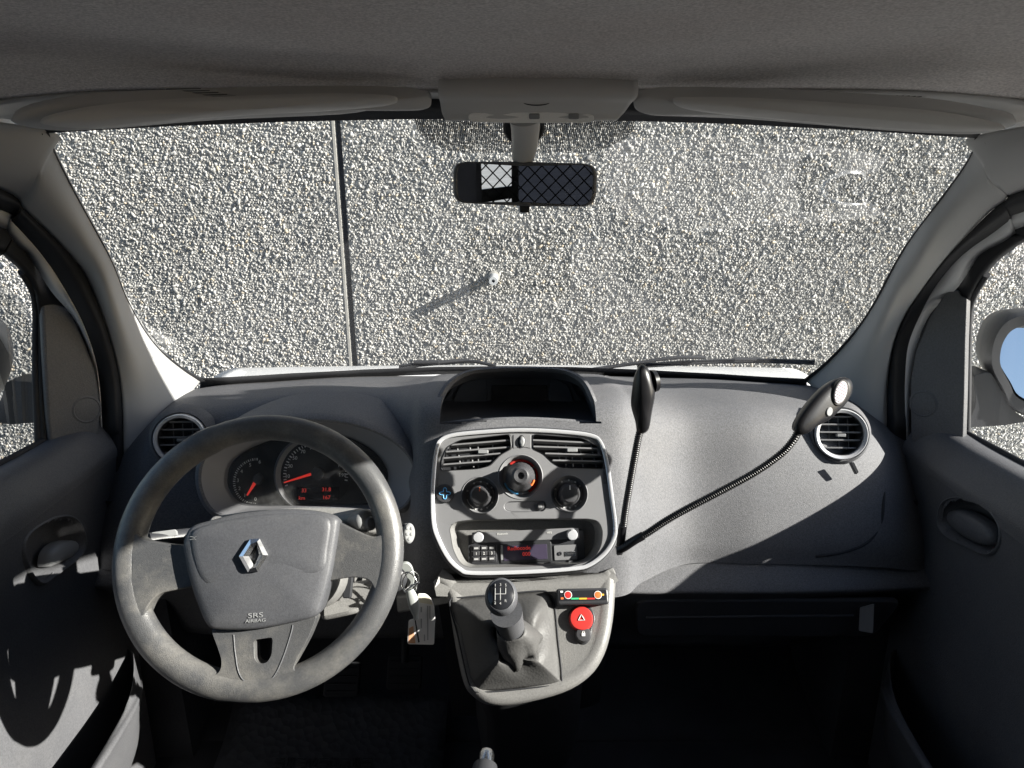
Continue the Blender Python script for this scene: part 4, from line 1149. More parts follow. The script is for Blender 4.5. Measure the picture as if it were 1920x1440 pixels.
loft('gaiter', gr_, M['gaiter'], gl_, smooth=70, solid=.0012)
# torn collar clinging to the stem
tr_ = []
for lev, (r_, h) in enumerate(((.030, -.020), (.0285, -.004), (.026, .012), (.0215, .030), (.0195, .036))):
    ring = []
    for k in range(40):
        t = 2 * math.pi * k / 40
        rr = r_ * (1 + .10 * math.sin(3 * t + lev) + (.16 if math.cos(t - .3) > .5 and lev < 3 else 0)) + (.004 * math.sin(7 * t) if lev == 0 else 0)
        hh = h + (.006 * math.sin(5 * t + 1) if lev == 0 else 0)
        ring.append(nk + ax * hh + uu_ * rr * math.cos(t) + ww_ * rr * math.sin(t))
    tr_.append(ring)
loft('torn_collar', tr_, M['gaiter'], gl_, smooth=80, solid=.001)
lathe('lever_rod', nk - ax * .07, ax, [(.006, 0), (.006, .06)], M['steel'], gl_, seg=16)

# switch box stuck on the console
SBp = Plane(GC.p(1092, 1118, .016), (0.02, -.80, .60))
sbx = thing('switch_box', SBp.o, 'small black remote switch box with red and amber buttons on the console', 'switch box')
slab('case', fillet([SBp.p(1043, 1104), SBp.p(1140, 1102), SBp.p(1143, 1133), SBp.p(1045, 1135)], .005), SBp.n, .016, M['black'], sbx, bevel=.003, seg=3)
slab('face', fillet([SBp.p(1049, 1108, .0006), SBp.p(1136, 1106, .0006), SBp.p(1137, 1125, .0006), SBp.p(1050, 1127, .0006)], .002), SBp.n, .001, M['black_gloss'], sbx)
for px, mt in ((1065, 'hazard'), (1121, 'orange')):
    a, b = SBp.ab(px, 1115.5)
    bt = lathe('button', SBp.at(a, b, .0006), SBp.n, [(.0052, 0), (.005, .0012), (.001, .0015)], M[mt], sbx, seg=24)
    lathe('button_ring', SBp.at(a, b, .0006), SBp.n, [(.0060, 0), (.0058, .0010), (.0050, .0010)], M['label'], bt, seg=24, cap1=False)
for i, mt in enumerate(('green', 'amber', 'hazard')):
    x0 = 1071 + i * 15
    slab('level_bar', [SBp.p(x0, 1121, .0012), SBp.p(x0 + 14.5, 1120.7, .0012), SBp.p(x0 + 14.5, 1123.7, .0012), SBp.p(x0, 1124, .0012)], SBp.n, .0005, M[mt], sbx)
for q, mt in (((1053, 1109.5), 'white_print'), ((1054, 1122), 'orange'), ((1130, 1115), 'amber')):
    a, b = SBp.ab(*q); slab('mark', rrect(SBp, a - .002, a + .002, b - .0013, b + .0013, .0011, .0005), SBp.n, .0004, M[mt], sbx)
# hazard and lock switch
HZ = Plane(GC.p(1090, 1172, -.003), GC.n)
hz = thing('hazard_switch', HZ.o, 'round red hazard button above a small black lock button', 'switch')
pr_ = curve([HZ.p(*q, .0008) for q in [(1089, 1134), (1108, 1140), (1116, 1160), (1110, 1180), (1108, 1196), (1098, 1208), (1086, 1206), (1077, 1194), (1076, 1180), (1066, 1166), (1067, 1146)]], 4, True)
slab('surround', pr_, HZ.n, .004, M['black'], hz, bevel=.0012)
a, b = HZ.ab(1089, 1161)
hb = lathe('hazard_button', HZ.at(a, b, 0), HZ.n, [(.0185, 0), (.018, .006), (.016, .009), (.010, .0095), (.001, .0088)], M['hazard'], hz, seg=40)
tr = [HZ.at(a + .0055 * math.cos(R(t)), b + .0055 * math.sin(R(t)), .0098) for t in (90, 210, 330)]
tube('triangle', [tr[0], tr[0].lerp(tr[1], .5), tr[1], tr[1].lerp(tr[2], .5), tr[2], tr[2].lerp(tr[0], .5)], .0008, M['white_print'], hb, sides=6, closed=True)
a2, b2 = HZ.ab(1093, 1190)
lb = lathe('lock_button', HZ.at(a2, b2, 0), HZ.n, [(.0125, 0), (.012, .005), (.010, .0075), (.001, .0085)], M['knob'], hz, seg=32)
slab('lock_mark', rrect(HZ, a2 - .0025, a2 + .0025, b2 - .003, b2 + .0015, .0092, .0008), HZ.n, .0006, M['white_print'], lb)
tube('lock_mark', [HZ.at(a2 - .0017, b2 + .0015, .0086), HZ.at(a2 - .0012, b2 + .0038, .0084), HZ.at(a2 + .0012, b2 + .0038, .0084), HZ.at(a2 + .0017, b2 + .0015, .0086)], .0005, M['white_print'], lb, sides=6)

# ------------------------------------------------------------------ instruments
CL = Plane(V(580, 890, 1.10), (0, -math.cos(R(22)), math.sin(R(22))))
ic = thing('instrument_cluster', CL.o, 'hooded instrument cluster with rev counter and speedometer behind the wheel', 'instrument cluster')
LIP = [(372, 900), (383, 855), (425, 818), (500, 794), (580, 786), (660, 794), (728, 820), (770, 858), (781, 900), (766, 942), (735, 958), (650, 955), (560, 955), (470, 962), (415, 966), (386, 945)]
FAC = [(428, 900), (438, 866), (478, 838), (535, 820), (592, 813), (650, 820), (698, 845), (724, 880), (722, 915), (706, 940), (680, 946), (630, 946), (560, 947), (490, 947), (455, 942), (436, 925)]
lip = curve([CL.p(*q, .055) for q in LIP], 5, True)
fac = curve([CL.p(*q, .002) for q in FAC], 5, True)
lc = sum(lip, Vector()) / len(lip)
def hoodring(d, h):
    out = []
    for p in lip:
        r_ = (p - lc); r_ = (r_ - CL.n * r_.dot(CL.n)); k = r_.normalized()
        out.append(p + k * d + CL.n * h)
    return out
loft('hood', [hoodring(.055, -.13), hoodring(.030, -.06), hoodring(.012, -.015), hoodring(.004, -.002), hoodring(0, 0), hoodring(-.004, -.002)], M['dash'], ic)
loft('surround', [hoodring(-.004, -.002)] + [[a.lerp(b, f) for a, b in zip(lip, fac)] for f in (.35, .7, .93)] + [fac], M['bezel'], ic)
slab('dial_plate', fac, CL.n, .004, M['dial'], ic)
tube('rim_line', fac, .0022, M['soft_black'], ic, sides=8, closed=True)
# speedometer with its raised crescent
sa, sb_ = CL.ab(593, 890)
spc = CL.at(sa, sb_, 0)
cres = []
for k in range(37):
    t = R(70 + 190 * k / 36)
    w = .010 * math.sin(math.pi * k / 36) ** .7
    cres.append((t, w))
rin = .0605
loft('speedo_ring', [[spc + CL.u * (rin + w + .001) * math.cos(t) + CL.v * (rin + w + .001) * math.sin(t) + CL.n * .003 for t, w in cres], [spc + CL.u * (rin + w * .6) * math.cos(t) + CL.v * (rin + w * .6) * math.sin(t) + CL.n * .008 for t, w in cres], [spc + CL.u * (rin - .001) * math.cos(t) + CL.v * (rin - .001) * math.sin(t) + CL.n * .003 for t, w in cres]], M['bezel'], ic, closed=False)
lathe('speedometer_face', spc, CL.n, [(.060, 0), (.060, .003), (.001, .003)], M['dial'], ic, seg=48, cap0=False)
ta, tb = CL.ab(482, 903)
tpc = CL.at(ta, tb, 0)
lathe('rev_counter_face', tpc, CL.n, [(.043, 0), (.043, .002), (.001, .002)], M['dial'], ic, seg=40, cap0=False)
for s_, x, y in (('10', 539, 893), ('30', 544, 874), ('50', 553, 859), ('70', 568, 847), ('90', 585, 840), ('110', 605, 839), ('130', 621, 846), ('150', 633, 857), ('170', 640, 873), ('190', 642, 891)):
    text('speed_number', s_, CL.p(x, y, .0035), CL.u, CL.v, .0085, M['white_print'], ic)
for s_, x, y in (('0', 479, 936), ('1', 459, 929), ('2', 449, 916), ('3', 446, 901), ('4', 453, 884), ('5', 469, 872), ('6', 487, 866)):
    text('rev_number', s_, CL.p(x, y, .0025), CL.u, CL.v, .0085, M['white_print'], ic)
def ticks(c, r0, r1, a0, a1, n, h, par):
    vs_ = []; fs_ = []
    for i in range(n):
        t = R(a0 + (a1 - a0) * i / (n - 1)); k = len(vs_); w = .0005 if i % 2 else .0009
        d = CL.u * math.cos(t) + CL.v * math.sin(t); q = -CL.u * math.sin(t) + CL.v * math.cos(t)
        vs_ += [c + d * r0 - q * w + CL.n * h, c + d * r1 - q * w + CL.n * h, c + d * r1 + q * w + CL.n * h, c + d * r0 + q * w + CL.n * h]
        fs_.append([k, k + 1, k + 2, k + 3])
    mk('scale_ticks', vs_, fs_, M['white_print'], par, smooth=0)
ticks(spc, .050, .055, 200, -10, 39, .0034, ic)
ticks(tpc, .036, .040, 268, 90, 33, .0024, ic)
def needle(c0, c1, w, par, nm='needle'):
    d = (c1 - c0).normalized(); q = CL.n.cross(d)
    slab(nm, [c0 - q * w, c1 - q * w * .45, c1 + q * w * .45, c0 + q * w], CL.n, .0012, M['red'], par, bevel=.0004)
needle(CL.p(583, 889, .008), CL.p(532, 905, .008), .0024, ic)
needle(CL.p(479, 903, .008), CL.p(463, 929, .008), .0030, ic)
a, b = CL.ab(597, 887); lathe('needle_hub', CL.at(a, b, .003), CL.n, [(.011, 0), (.010, .006), (.001, .007)], M['black'], ic, seg=30)
a, b = CL.ab(486, 898); lathe('needle_hub', CL.at(a, b, .002), CL.n, [(.009, 0), (.008, .006), (.001, .007)], M['black'], ic, seg=30)
slab('trip_display', [CL.p(556, 913, .0036), CL.p(636, 913, .0036), CL.p(636, 939, .0036), CL.p(556, 939, .0036)], CL.n, .001, M['black_gloss'], ic)
for s_, x, y in (('33', 570, 920), ('31.8', 612, 918), ('km', 566, 934), ('167', 612, 933)):
    text('trip_text', s_, CL.p(x, y, .0042), CL.u, CL.v, .009, M['red_lcd'], ic)
loft('lens', [[p + CL.n * .010 for p in fac], [CL.o + (p - CL.o) * .02 + CL.n * .012 for p in fac]], M['cover_glass'], ic, smooth=80)

# ------------------------------------------------------------------ round end vents
def round_vent(px, py, y, label, nx, ringmat):
    c = V(px, py, y); n = Vector((nx, -.94, .30)).normalized()
    v_ = thing('air_vent', c, label, 'air vent', 'round dash end vents')
    lathe('ring', c, n, [(.043, -.03), (.0440, .0), (.0435, .004), (.0420, .0062), (.0375, .0045), (.0365, .0), (.0362, -.012)], M['silver'], v_, seg=56, cap0=False, cap1=False)
    lathe('barrel', c, n, [(.0366, .001), (.0360, -.004), (.034, -.030), (.001, -.031)], M['black'], v_, seg=48, cap0=False, cap1=False)
    lathe('socket', c, n, [(.060, -.035), (.054, -.012), (.047, .000), (.044, -.004)], M['dash'], v_, seg=48, cap0=False, cap1=False)
    u = Vector((1, 0, 0)); u = (u - n * u.dot(n)).normalized(); w = n.cross(u)
    if w.z < 0: w = -w
    for k in range(-2, 3):
        h = k * .0135 + .003; half = math.sqrt(max(.0004, .0352 ** 2 - h * h))
        A, B = c - u * half + w * h - n * .004, c + u * half + w * h - n * .004
        q = [A + w * .0014, A - w * .0014, B - w * .0014, B + w * .0014]; bk = [p - n * .013 - w * .002 for p in q]
        mk('slat', q + bk, [(0, 1, 2, 3), (7, 6, 5, 4), (0, 4, 5, 1), (3, 2, 6, 7), (0, 3, 7, 4), (1, 5, 6, 2)], M['panel'], v_, smooth=0, bevel=.0004, seg=1)
    for k in (-1, 0, 1):
        tube('vane', [c + u * k * .016 + w * .030 - n * .018, c + u * (k * .016 + .003) - w * .030 - n * .018], .0011, M['panel'], v_, sides=6)
    slab('tab', [c + u * a_ + w * b_ + n * .0 for a_, b_ in ((-.006, -.0045), (.008, -.0045), (.008, .0005), (-.006, .0005))], n, .012, M['stalk'], v_, bevel=.0006)
    return v_
round_vent(338, 823, 1.155, "round silver ringed air vent at the driver's end of the dash", .22, None)
rv_ = round_vent(1577, 814, 1.14, 'round silver ringed air vent at the passenger end of the dash', -.12, None)
rl = slab('lever', fillet([V(1595, 868, 1.105), V(1602, 866, 1.105), V(1611, 885, 1.10), V(1606, 890, 1.10)], .002), (0, -.9, .4), .008, M['knob'], rv_, bevel=.001)

# ------------------------------------------------------------------ steering wheel
SW = Plane(V(487, 1048, .815), (.03, -math.cos(R(31)), math.sin(R(31))))
sw = thing('steering_wheel', SW.o, 'worn grey rubber steering wheel with airbag hub and diamond badge', 'steering wheel')
def swp(px, py, h=0): return SW.p(px, py, h)
# rim from its measured outline: outer circle minus half the section
ro_pts = []
N_ = 96
ca, cb = SW.ab(487, 1050)
xl, _ = SW.ab(213, 1060); xr, _ = SW.ab(757, 1040); _, yt = SW.ab(495, 778); _, yb_ = SW.ab(470, 1318)
rx, ry = (xr - xl) / 2, (yt - yb_) / 2; cx_, cy_ = (xr + xl) / 2, (yt + yb_) / 2
RS = (rx + ry) / 2
rr_ = .0175
rim = [SW.at(cx_ + (rx - rr_) * math.cos(2 * math.pi * k / N_), cy_ + (ry - rr_) * math.sin(2 * math.pi * k / N_), 0) for k in range(N_)]
tube('rim', rim, [(.0155, .0175 + .0015 * (1 if 30 < k < 70 else 0)) for k in range(N_)], M['wheel'], sw, sides=20, closed=True, flat=tuple(SW.n))
HUB = [(343, 1015), (357, 988), (391, 976), (444, 963), (515, 955), (568, 955), (612, 961), (633, 971), (634, 990), (627, 1036), (619, 1080), (604, 1132), (591, 1155), (550, 1167), (479, 1180), (410, 1181), (388, 1173), (373, 1142), (355, 1089), (345, 1040)]
hub = curve([swp(*q, .022) for q in HUB], 4, True)
hc = sum(hub, Vector()) / len(hub)
def hr(f, h): return [hc + (p - hc) * f + SW.n * h for p in hub]
loft('airbag_cover', [hr(.96, -.050), hr(1.0, -.012), hr(1.0, -.004), hr(.985, .001), hr(.95, .0035), hr(.85, .006), hr(.6, .009), hr(.3, .011), hr(.02, .0115)], M['hub'], sw, cap1=True)
# moulded crease across the cover: a raised upper field
UPF = [(358, 1012), (372, 990), (444, 972), (515, 964), (568, 964), (606, 970), (618, 984), (612, 1030), (604, 1068), (560, 1083), (480, 1095), (400, 1098), (380, 1090), (366, 1060)]
up_r = curve([swp(*q, .028) for q in UPF], 4, True); uc_ = sum(up_r, Vector()) / len(up_r)
def ur(f, h): return [uc_ + (p - uc_) * f + SW.n * h for p in up_r]
loft('raised_field', [ur(1.03, -.005), ur(1.008, -.0008), ur(.975, .0010), ur(.90, .0024), ur(.5, .0052), ur(.05, .0060)], M['hub'], sw, cap1=True)
# spokes
def spoke(pts, h, depth, nm='spoke', holes=()):
    return slab(nm, fillet([swp(*q, h) for q in pts], .008, 4), SW.n, depth, M['wheel'], sw, bevel=.006, seg=4, holes=[fillet([swp(*q, h) for q in hl_], .004, 3) for hl_ in holes])
spoke([(248, 992), (268, 1012), (316, 1020), (350, 1022), (372, 1098), (336, 1105), (300, 1112), (282, 1128), (264, 1162), (244, 1115)], .0130, .024)
spoke([(628, 975), (662, 992), (700, 1008), (722, 1000), (730, 1060), (722, 1128), (706, 1148), (704, 1108), (692, 1086), (660, 1082), (600, 1092)], .0130, .024)
spoke([(394, 1178), (480, 1172), (596, 1150), (578, 1195), (556, 1235), (548, 1256), (566, 1268), (560, 1290), (470, 1302), (398, 1288), (392, 1268), (412, 1262), (416, 1240), (408, 1215)], .0115, .024, holes=[[(476, 1200), (511, 1195), (509, 1228), (500, 1243), (484, 1245), (477, 1235)]])
tube('spoke_groove', curve([swp(*q, .0115) for q in [(438, 1190), (441, 1225), (448, 1262), (462, 1279), (490, 1281), (512, 1270), (530, 1235), (545, 1190), (549, 1172)]], 5), .0010, M['hub'], sw, sides=6)
# badge: hollow diamond with bevelled faces
bd = Plane(swp(479, 1042, .036), SW.n)
bq = [(470, 1010), (486, 1009), (489, 1015), (502, 1040), (500, 1046), (484, 1071), (481, 1073), (466, 1073), (462, 1069), (448, 1045), (449, 1041), (468, 1013)]
bo = [bd.p(*q, .002) for q in ((469, 1011), (487, 1010), (503, 1041), (483, 1072), (465, 1073), (448, 1043))]
bi = [bd.p(*q, .002) for q in ((474, 1030), (481, 1021), (486, 1040), (479, 1056), (476, 1060), (467, 1043))]
bm_ = [(a + b) / 2 + SW.n * .004 for a, b in zip(bo, bi)]
loft('badge', [[p - SW.n * .006 for p in bo], bo, bm_, bi, [p - SW.n * .004 for p in bi]], M['chrome'], sw, smooth=10)
# airbag lettering and horn marks
du = (swp(500, 1159, .028) - swp(460, 1162, .028)).normalized(); dv = SW.n.cross(du)
text('lettering', 'SRS', swp(479, 1154, .0292), du, dv, .0085, M['stalk'], sw, depth=.0004, sx=1.5)
text('lettering', 'AIRBAG', swp(479, 1164, .0282), du, dv, .0058, M['stalk'], sw, depth=.0004, sx=1.25)
for px, py in ((365, 1009), (598, 991)):
    q = swp(px, py, .0298)
    tube('horn_mark', [q - SW.u * .006 + SW.v * .002, q + SW.v * .001, q + SW.u * .005 + SW.v * .004, q + SW.u * .005 - SW.v * .004, q - SW.v * .001, q - SW.u * .006 - SW.v * .002], .0004, M['stalk'], sw, sides=6)

# column shroud and stalks
col = thing('steering_column', SW.o - SW.n * .08, 'grey plastic shroud of the steering column behind the wheel', 'steering column')
cc_ = SW.o - SW.n * .03 + SW.v * .005
rings = []
for f, dpt in ((.88, 0), (1.0, .012), (1.05, .06), (1.1, .16), (1.1, .24)):
    ring = []
    for k in range(44):
        t = 2 * math.pi * k / 44
        x = .095 * math.copysign(abs(math.cos(t)) ** .7, math.cos(t)); y = .066 * math.copysign(abs(math.sin(t)) ** .7, math.sin(t))
        ring.append(cc_ + SW.u * x * f + SW.v * (y * f - .012) - SW.n * dpt)
    rings.append(ring)
loft('shroud', rings, M['console'], col, cap0=True)
# ledge above the hub (upper shroud seen under the dials)
lg = [(395, 968), (470, 957), (570, 950), (660, 952), (705, 958), (722, 985), (700, 1000), (640, 985), (560, 962), (470, 970), (390, 985)]
lgp = Plane(V(560, 965, .93), (0, -.6, .8))
slab('upper_shroud', fillet([lgp.p(*q) for q in lg], .01), lgp.n, .02, M['console'], col, bevel=.006, seg=3)
# lower trim seen through the right-hand gap of the wheel
slab('lower_shroud', fillet([V(600, 1100, .90), V(700, 1085, .91), V(712, 1135, .89), V(660, 1152, .87), V(600, 1165, .87)], .01), (0, -.8, .55), .03, M['console'], col, bevel=.006)
kn_ = slab('height_lever', fillet([V(641, 1083, .885), V(661, 1080, .885), V(657, 1122, .875), V(642, 1122, .875)], .003), (0, -.8, .5), .01, M['soft_black'], col, bevel=.002)
# wiper stalk (right): fat light grey end
st_ = thing('wiper_stalk', V(690, 978, .86), 'light grey wiper stalk end between hub and wheel rim', 'stalk', 'column stalks')
e = V(689, 975, .85); bdir = (V(560, 985, .95) - e).normalized(); fdir = (CAM - e).normalized()
ax_ = (bdir * .72 - fdir * .0).normalized()
tube('lever', [V(590, 985, .93), V(640, 978, .90), V(675, 974, .872)], [.011, .0135, .015], M['stalk'], st_, sides=20)
aend = (fdir * .75 + Vector((.55, 0, .1))).normalized()
lathe('end_cap', e - aend * .022, aend, [(.0125, -.01), (.0155, .0), (.0158, .014), (.0145, .020), (.010, .0235), (.001, .0245)], M['stalk'], st_, seg=36)
lathe('end_button', e - aend * .022 + Vector((.003, 0, -.005)), aend, [(.0098, .020), (.0095, .0245), (.007, .027), (.001, .0275)], M['stalk'], st_, seg=30)
# left stalk (lights)
sl_ = thing('indicator_stalk', V(300, 1010, .9), 'dark indicator stalk left of the hub behind the wheel', 'stalk', 'column stalks')
tube('lever', [V(400, 1000, .93), V(350, 1005, .90), V(300, 1012, .875), V(278, 1014, .865)], [.010, .011, .012, .011], M['black'], sl_, sides=18)
slab('lever_top', fillet([V(282, 998, .868), V(330, 992, .88), V(332, 1004, .88), V(290, 1012, .868)], .003), (0, -.7, .7), .006, M['stalk'], sl_, bevel=.001)
# audio remote right of the rim
ar = thing('audio_remote', V(767, 1000, .9), 'small grey oval audio remote at the right edge of the wheel rim', 'remote', 'column stalks')
tube('arm', [V(700, 1010, .95), V(740, 1002, .92), V(764, 1000, .905)], [.012, .013, .0145], M['black'], ar, sides=18)
ap = Plane(V(768, 1000, .893), ((CAM - V(768, 1000, .893)).normalized() + Vector((.25, 0, 0))))
slab('face', [ap.o + ap.u * .0085 * math.cos(t) + ap.v * .0145 * math.sin(t) for t in [2 * math.pi * k / 30 for k in range(30)]], ap.n, .012, M['stalk'], ar, bevel=.003, seg=3)
for a_, b_ in ((-.003, .007), (.003, .007), (-.003, -.001), (.003, -.001), (0, -.008)):
    lathe('button', ap.at(a_, b_, 0), ap.n, [(.0024, 0), (.0022, .001), (.001, .0012)], M['stalk'], ar, seg=12)
# ignition key, ring, fob and tag
kb_ = V(748, 1085, .90)
key = thing('ignition_key', kb_, 'ignition key with split ring and pale plastic fob hanging below', 'key')
lathe('lock_barrel', V(742, 1090, .91), (.35, -.9, .1), [(.017, -.03), (.017, 0), (.012, .004), (.001, .004)], M['black'], key, seg=28)
hb_ = Plane(V(757, 1082, .885), (.6, -.75, .2))
slab('key_head', curve([V(x, y, .885) for x, y in ((748, 1060), (762, 1056), (772, 1064), (777, 1085), (772, 1105), (764, 1108), (764, 1088), (758, 1072))], 4, True), (.1, -1, .2), .008, M['key_grey'], key, bevel=.002)
rg = Plane(V(766, 1092, .872), (-.35, -.9, .1))
tube('split_ring', [rg.at(.0135 * math.cos(t), .0165 * math.sin(t) - .001, 0) for t in [2 * math.pi * k / 40 for k in range(40)]], .0011, M['steel'], key, sides=8, closed=True)
rg2 = Plane(V(770, 1090, .874), (.5, -.85, -.1))
tube('split_ring', [rg2.at(.0125 * math.cos(t), .0165 * math.sin(t), 0) for t in [2 * math.pi * k / 40 for k in range(40)]], .0009, M['steel'], key, sides=8, closed=True)
tube('ring_clip', [V(760, 1107, .868), V(772, 1098, .866), V(787, 1092, .868)], [.0015, .002, .0012], M['chrome'], key, sides=8)
tube('fob', curve([V(768, 1106, .862), V(774, 1125, .858), V(778, 1145, .856), V(780, 1160, .856)], 5), [(.0035 + .0045 * math.sin(math.pi * min(1, (k + 2) / 15)), .004) for k in range(16)], M['key_grey'], key, sides=16)
tagp = Plane(V(790, 1160, .868), (.12, -.95, .25))
kt = thing('key_tag', tagp.p(790, 1120), 'cream card key tag with faded print hanging from the ignition key', 'tag')
card_ = [(783, 1113), (798, 1113), (808, 1122), (814, 1136), (816, 1160), (814, 1209), (764, 1208), (766, 1163), (777, 1160)]
slab('card', fillet([tagp.p(*q) for q in card_], .003), tagp.n, .0012, M['label'], kt, bevel=.0003)
slab('top_band', fillet([tagp.p(*q, .0004) for q in [(784, 1114), (798, 1114), (807, 1122), (812, 1134), (784, 1129)]], .002), tagp.n, .0004, M['cream'], kt)
slab('orange_print', [tagp.p(*q, .0004) for q in [(767, 1178), (775, 1174), (779, 1206), (766, 1206)]], tagp.n, .0004, plain('faded_orange', (.62, .34, .2), .5), kt)
slab('fold', [tagp.p(*q, .0006) for q in [(777, 1160), (779, 1160), (787, 1204), (784, 1205)]], tagp.n, .0004, M['soft_black'], kt)
for x, y0, y1 in ((790, 1138, 1148), (790, 1160, 1178), (796, 1190, 1202), (802, 1136, 1200), (806, 1136, 1160)):
    slab('print_line', [tagp.p(*q, .0005) for q in [(x - 1.2, y0), (x + 1.2, y0), (x + 1.2, y1), (x - 1.2, y1)]], tagp.n, .0004, M['grey_print'], kt)

# ------------------------------------------------------------------ gooseneck reading lamps
def neck(name, pts, r0, parent, ribs):
    c = curve(pts, 150); m = len(c)
    tot = 0; acc = [0]
    for i in range(1, m): tot += (c[i] - c[i - 1]).length; acc.append(tot)
    return tube(name, c, [r0 * (1 + .10 * math.sin(2 * math.pi * acc[i] / ribs)) for i in range(m)], M['lamp_black'], parent, sides=12)
base_pt = V(1161, 1024, .935)
l1 = thing('gooseneck_lamp', base_pt, 'upright black gooseneck map lamp seen edge on', 'lamp', 'gooseneck lamps clipped to the centre panel')
neck('neck', [V(1166, 1012, .935), V(1172, 960, .930), V(1184, 890, .926), V(1195, 830, .924), V(1200, 808, .924)], .0050, l1, .0032)
neck_b = tube('neck_sleeve', [V(1163, 1022, .934), V(1168, 985, .932)], .0062, M['lamp_black'], l1, sides=14)
H1 = [(1200, 683), (1210, 685), (1219, 698), (1226, 722), (1228, 742), (1222, 775), (1217, 803), (1207, 813), (1195, 811), (1191, 790), (1183, 760), (1185, 730), (1190, 703)]
hp = Plane(V(1205, 750, .927), (-.25, -.95, .1))
h1 = curve([hp.p(*q) for q in H1], 4, True); c_ = sum(h1, Vector()) / len(h1)
def g1(f, h): return [c_ + (p - c_) * f + hp.n * h for p in h1]
hd1 = loft('head', [g1(.1, -.017), g1(.6, -.016), g1(.9, -.011), g1(1, 0), g1(.92, .008), g1(.65, .013), g1(.1, .0145)], M['lamp_black'], l1, cap0=True, cap1=True)
lathe('lens_rim', V(1222, 715, .935), (.92, .25, .1), [(.016, 0), (.015, .006), (.012, .006)], M['lamp_black'], hd1, seg=30)
l2 = thing('gooseneck_lamp', base_pt + Vector((.004, -.004, -.004)), 'long black gooseneck map lamp bent right, lens and switch facing the cab', 'lamp', 'gooseneck lamps clipped to the centre panel')
neck('neck', [V(1163, 1028, .93), V(1184, 1015, .924), V(1213, 1000, .92), V(1246, 978, .917), V(1286, 955, .914), V(1347, 923, .911), V(1413, 887, .91), V(1463, 852, .91), V(1487, 826, .91), V(1497, 808, .912)], .0052, l2, .0032)
tube('neck_sleeve', curve([V(1160, 1031, .930), V(1172, 1025, .927), V(1190, 1013, .923), V(1206, 1004, .921)], 4), .0064, M['lamp_black'], l2, sides=14)
slab('clip', fillet([V(1155, 1025, .935), V(1168, 1022, .935), V(1168, 1040, .93), V(1157, 1042, .93)], .002), (0, -.9, .4), .012, M['lamp_black'], l2, bevel=.0015)
H2 = [(1489, 803), (1505, 772), (1538, 732), (1568, 710), (1588, 708), (1596, 720), (1594, 738), (1582, 758), (1566, 774), (1552, 787), (1528, 800), (1510, 813), (1496, 815)]
hp2 = Plane(V(1545, 762, .918), (.30, -.90, .28))
h2 = curve([hp2.p(*q) for q in H2], 4, True); c2_ = sum(h2, Vector()) / len(h2)
def g2(f, h): return [c2_ + (p - c2_) * f + hp2.n * h for p in h2]
hd2 = loft('head', [g2(.1, -.020), g2(.6, -.018), g2(.92, -.010), g2(1, 0), g2(.97, .004), g2(.8, .0075), g2(.4, .0085), g2(.1, .009)], M['lamp_black'], l2, cap0=True, cap1=True)
def oval(name, px, py, h, ra, rb, rot, mat, par, d=.004, prof=None):
    return slab(name, ellipse(hp2, px, py, h, ra, rb, 36, rot), hp2.n, d, mat, par, bevel=.0012)
oval('lens_rim', 1577, 736, .0105, .0125, .0195, R(-24), M['lamp_black'], hd2, .006)
oval('lens', 1577, 736, .0118, .0100, .0165, R(-24), M['led'], hd2, .003)
for k in range(7):
    a, b = hp2.ab(1577, 736, .012); hh = -.012 + k * .004
    w = .008 * math.sqrt(max(0, 1 - (hh / .0155) ** 2))
    ca_, sa_ = math.cos(R(-24)), math.sin(R(-24))
    tube('lens_rib', [hp2.at(a - w * ca_ - hh * sa_, b - w * sa_ + hh * ca_, .0120), hp2.at(a + w * ca_ - hh * sa_, b + w * sa_ + hh * ca_, .0120)], .0006, plain('pink_led', (.7, .5, .62), .3), hd2, sides=6)
oval('switch', 1556, 772, .0105, .0052, .0066, R(-24), M['stalk'], hd2, .005)

# ------------------------------------------------------------------ rear-view mirror, overhead console, visors
mir = thing('rear_view_mirror', V(985, 300, 1.02), 'black framed rear view mirror hanging at the top of the windscreen', 'mirror')
mp = Plane(V(985, 346, 1.02), (-.06, -1, -.02))
MO = [(849, 322), (853, 308), (868, 303), (985, 303), (1100, 307), (1114, 311), (1120, 325), (1118, 368), (1112, 382), (1098, 388), (985, 387), (866, 381), (854, 376), (850, 362)]
mo = fillet([mp.p(*q) for q in MO], .008, 4); mc = sum(mo, Vector()) / len(mo)
def mr(fx, h): 
    out = []
    for p in mo:
        q = p - mc; L0 = q.length
        out.append(mc + q * (1 - fx / L0) + mp.n * h)
    return out
loft('housing', [mr(.03, -.032), mr(.012, -.028), mr(.002, -.014), mr(0, -.002), mr(.0022, .001), mr(.005, .0012), mr(.0062, -.001)], M['pod'], mir, cap0=True)
mgl = slab('mirror_glass', mr(.0055, -.0005), mp.n, .003, M['mirror'], mir)
slab('dip_tab', fillet([mp.p(974, 386, -.004), mp.p(993, 386, -.004), mp.p(992, 399, -.004), mp.p(975, 399, -.004)], .002), mp.n, .012, M['soft_black'], mir, bevel=.0015)
st0 = [V(984, 224, .975), V(985, 240, .985), V(984, 268, 1.01), V(981, 292, 1.028), V(981, 306, 1.035)]
tube('stem', curve(st0, 4), [(.020 - .0003 * k, .013) for k in range(9)] + [(.0175 - .0006 * k, .012) for k in range(8)], M['overhead'], mir, sides=20, flat=(1, 0, 0))
lathe('glass_mount', ws_point((983 - 88) / 1744, .035, .012), (0, -.72, -.69), [(.001, -.004), (.028, -.004), (.028, 0), (.025, .003), (.001, .003)], M['soft_black'], mir, seg=36)
oc = thing('overhead_console', V(1000, 200, .95), 'grey overhead console with map light lens above the mirror', 'console')
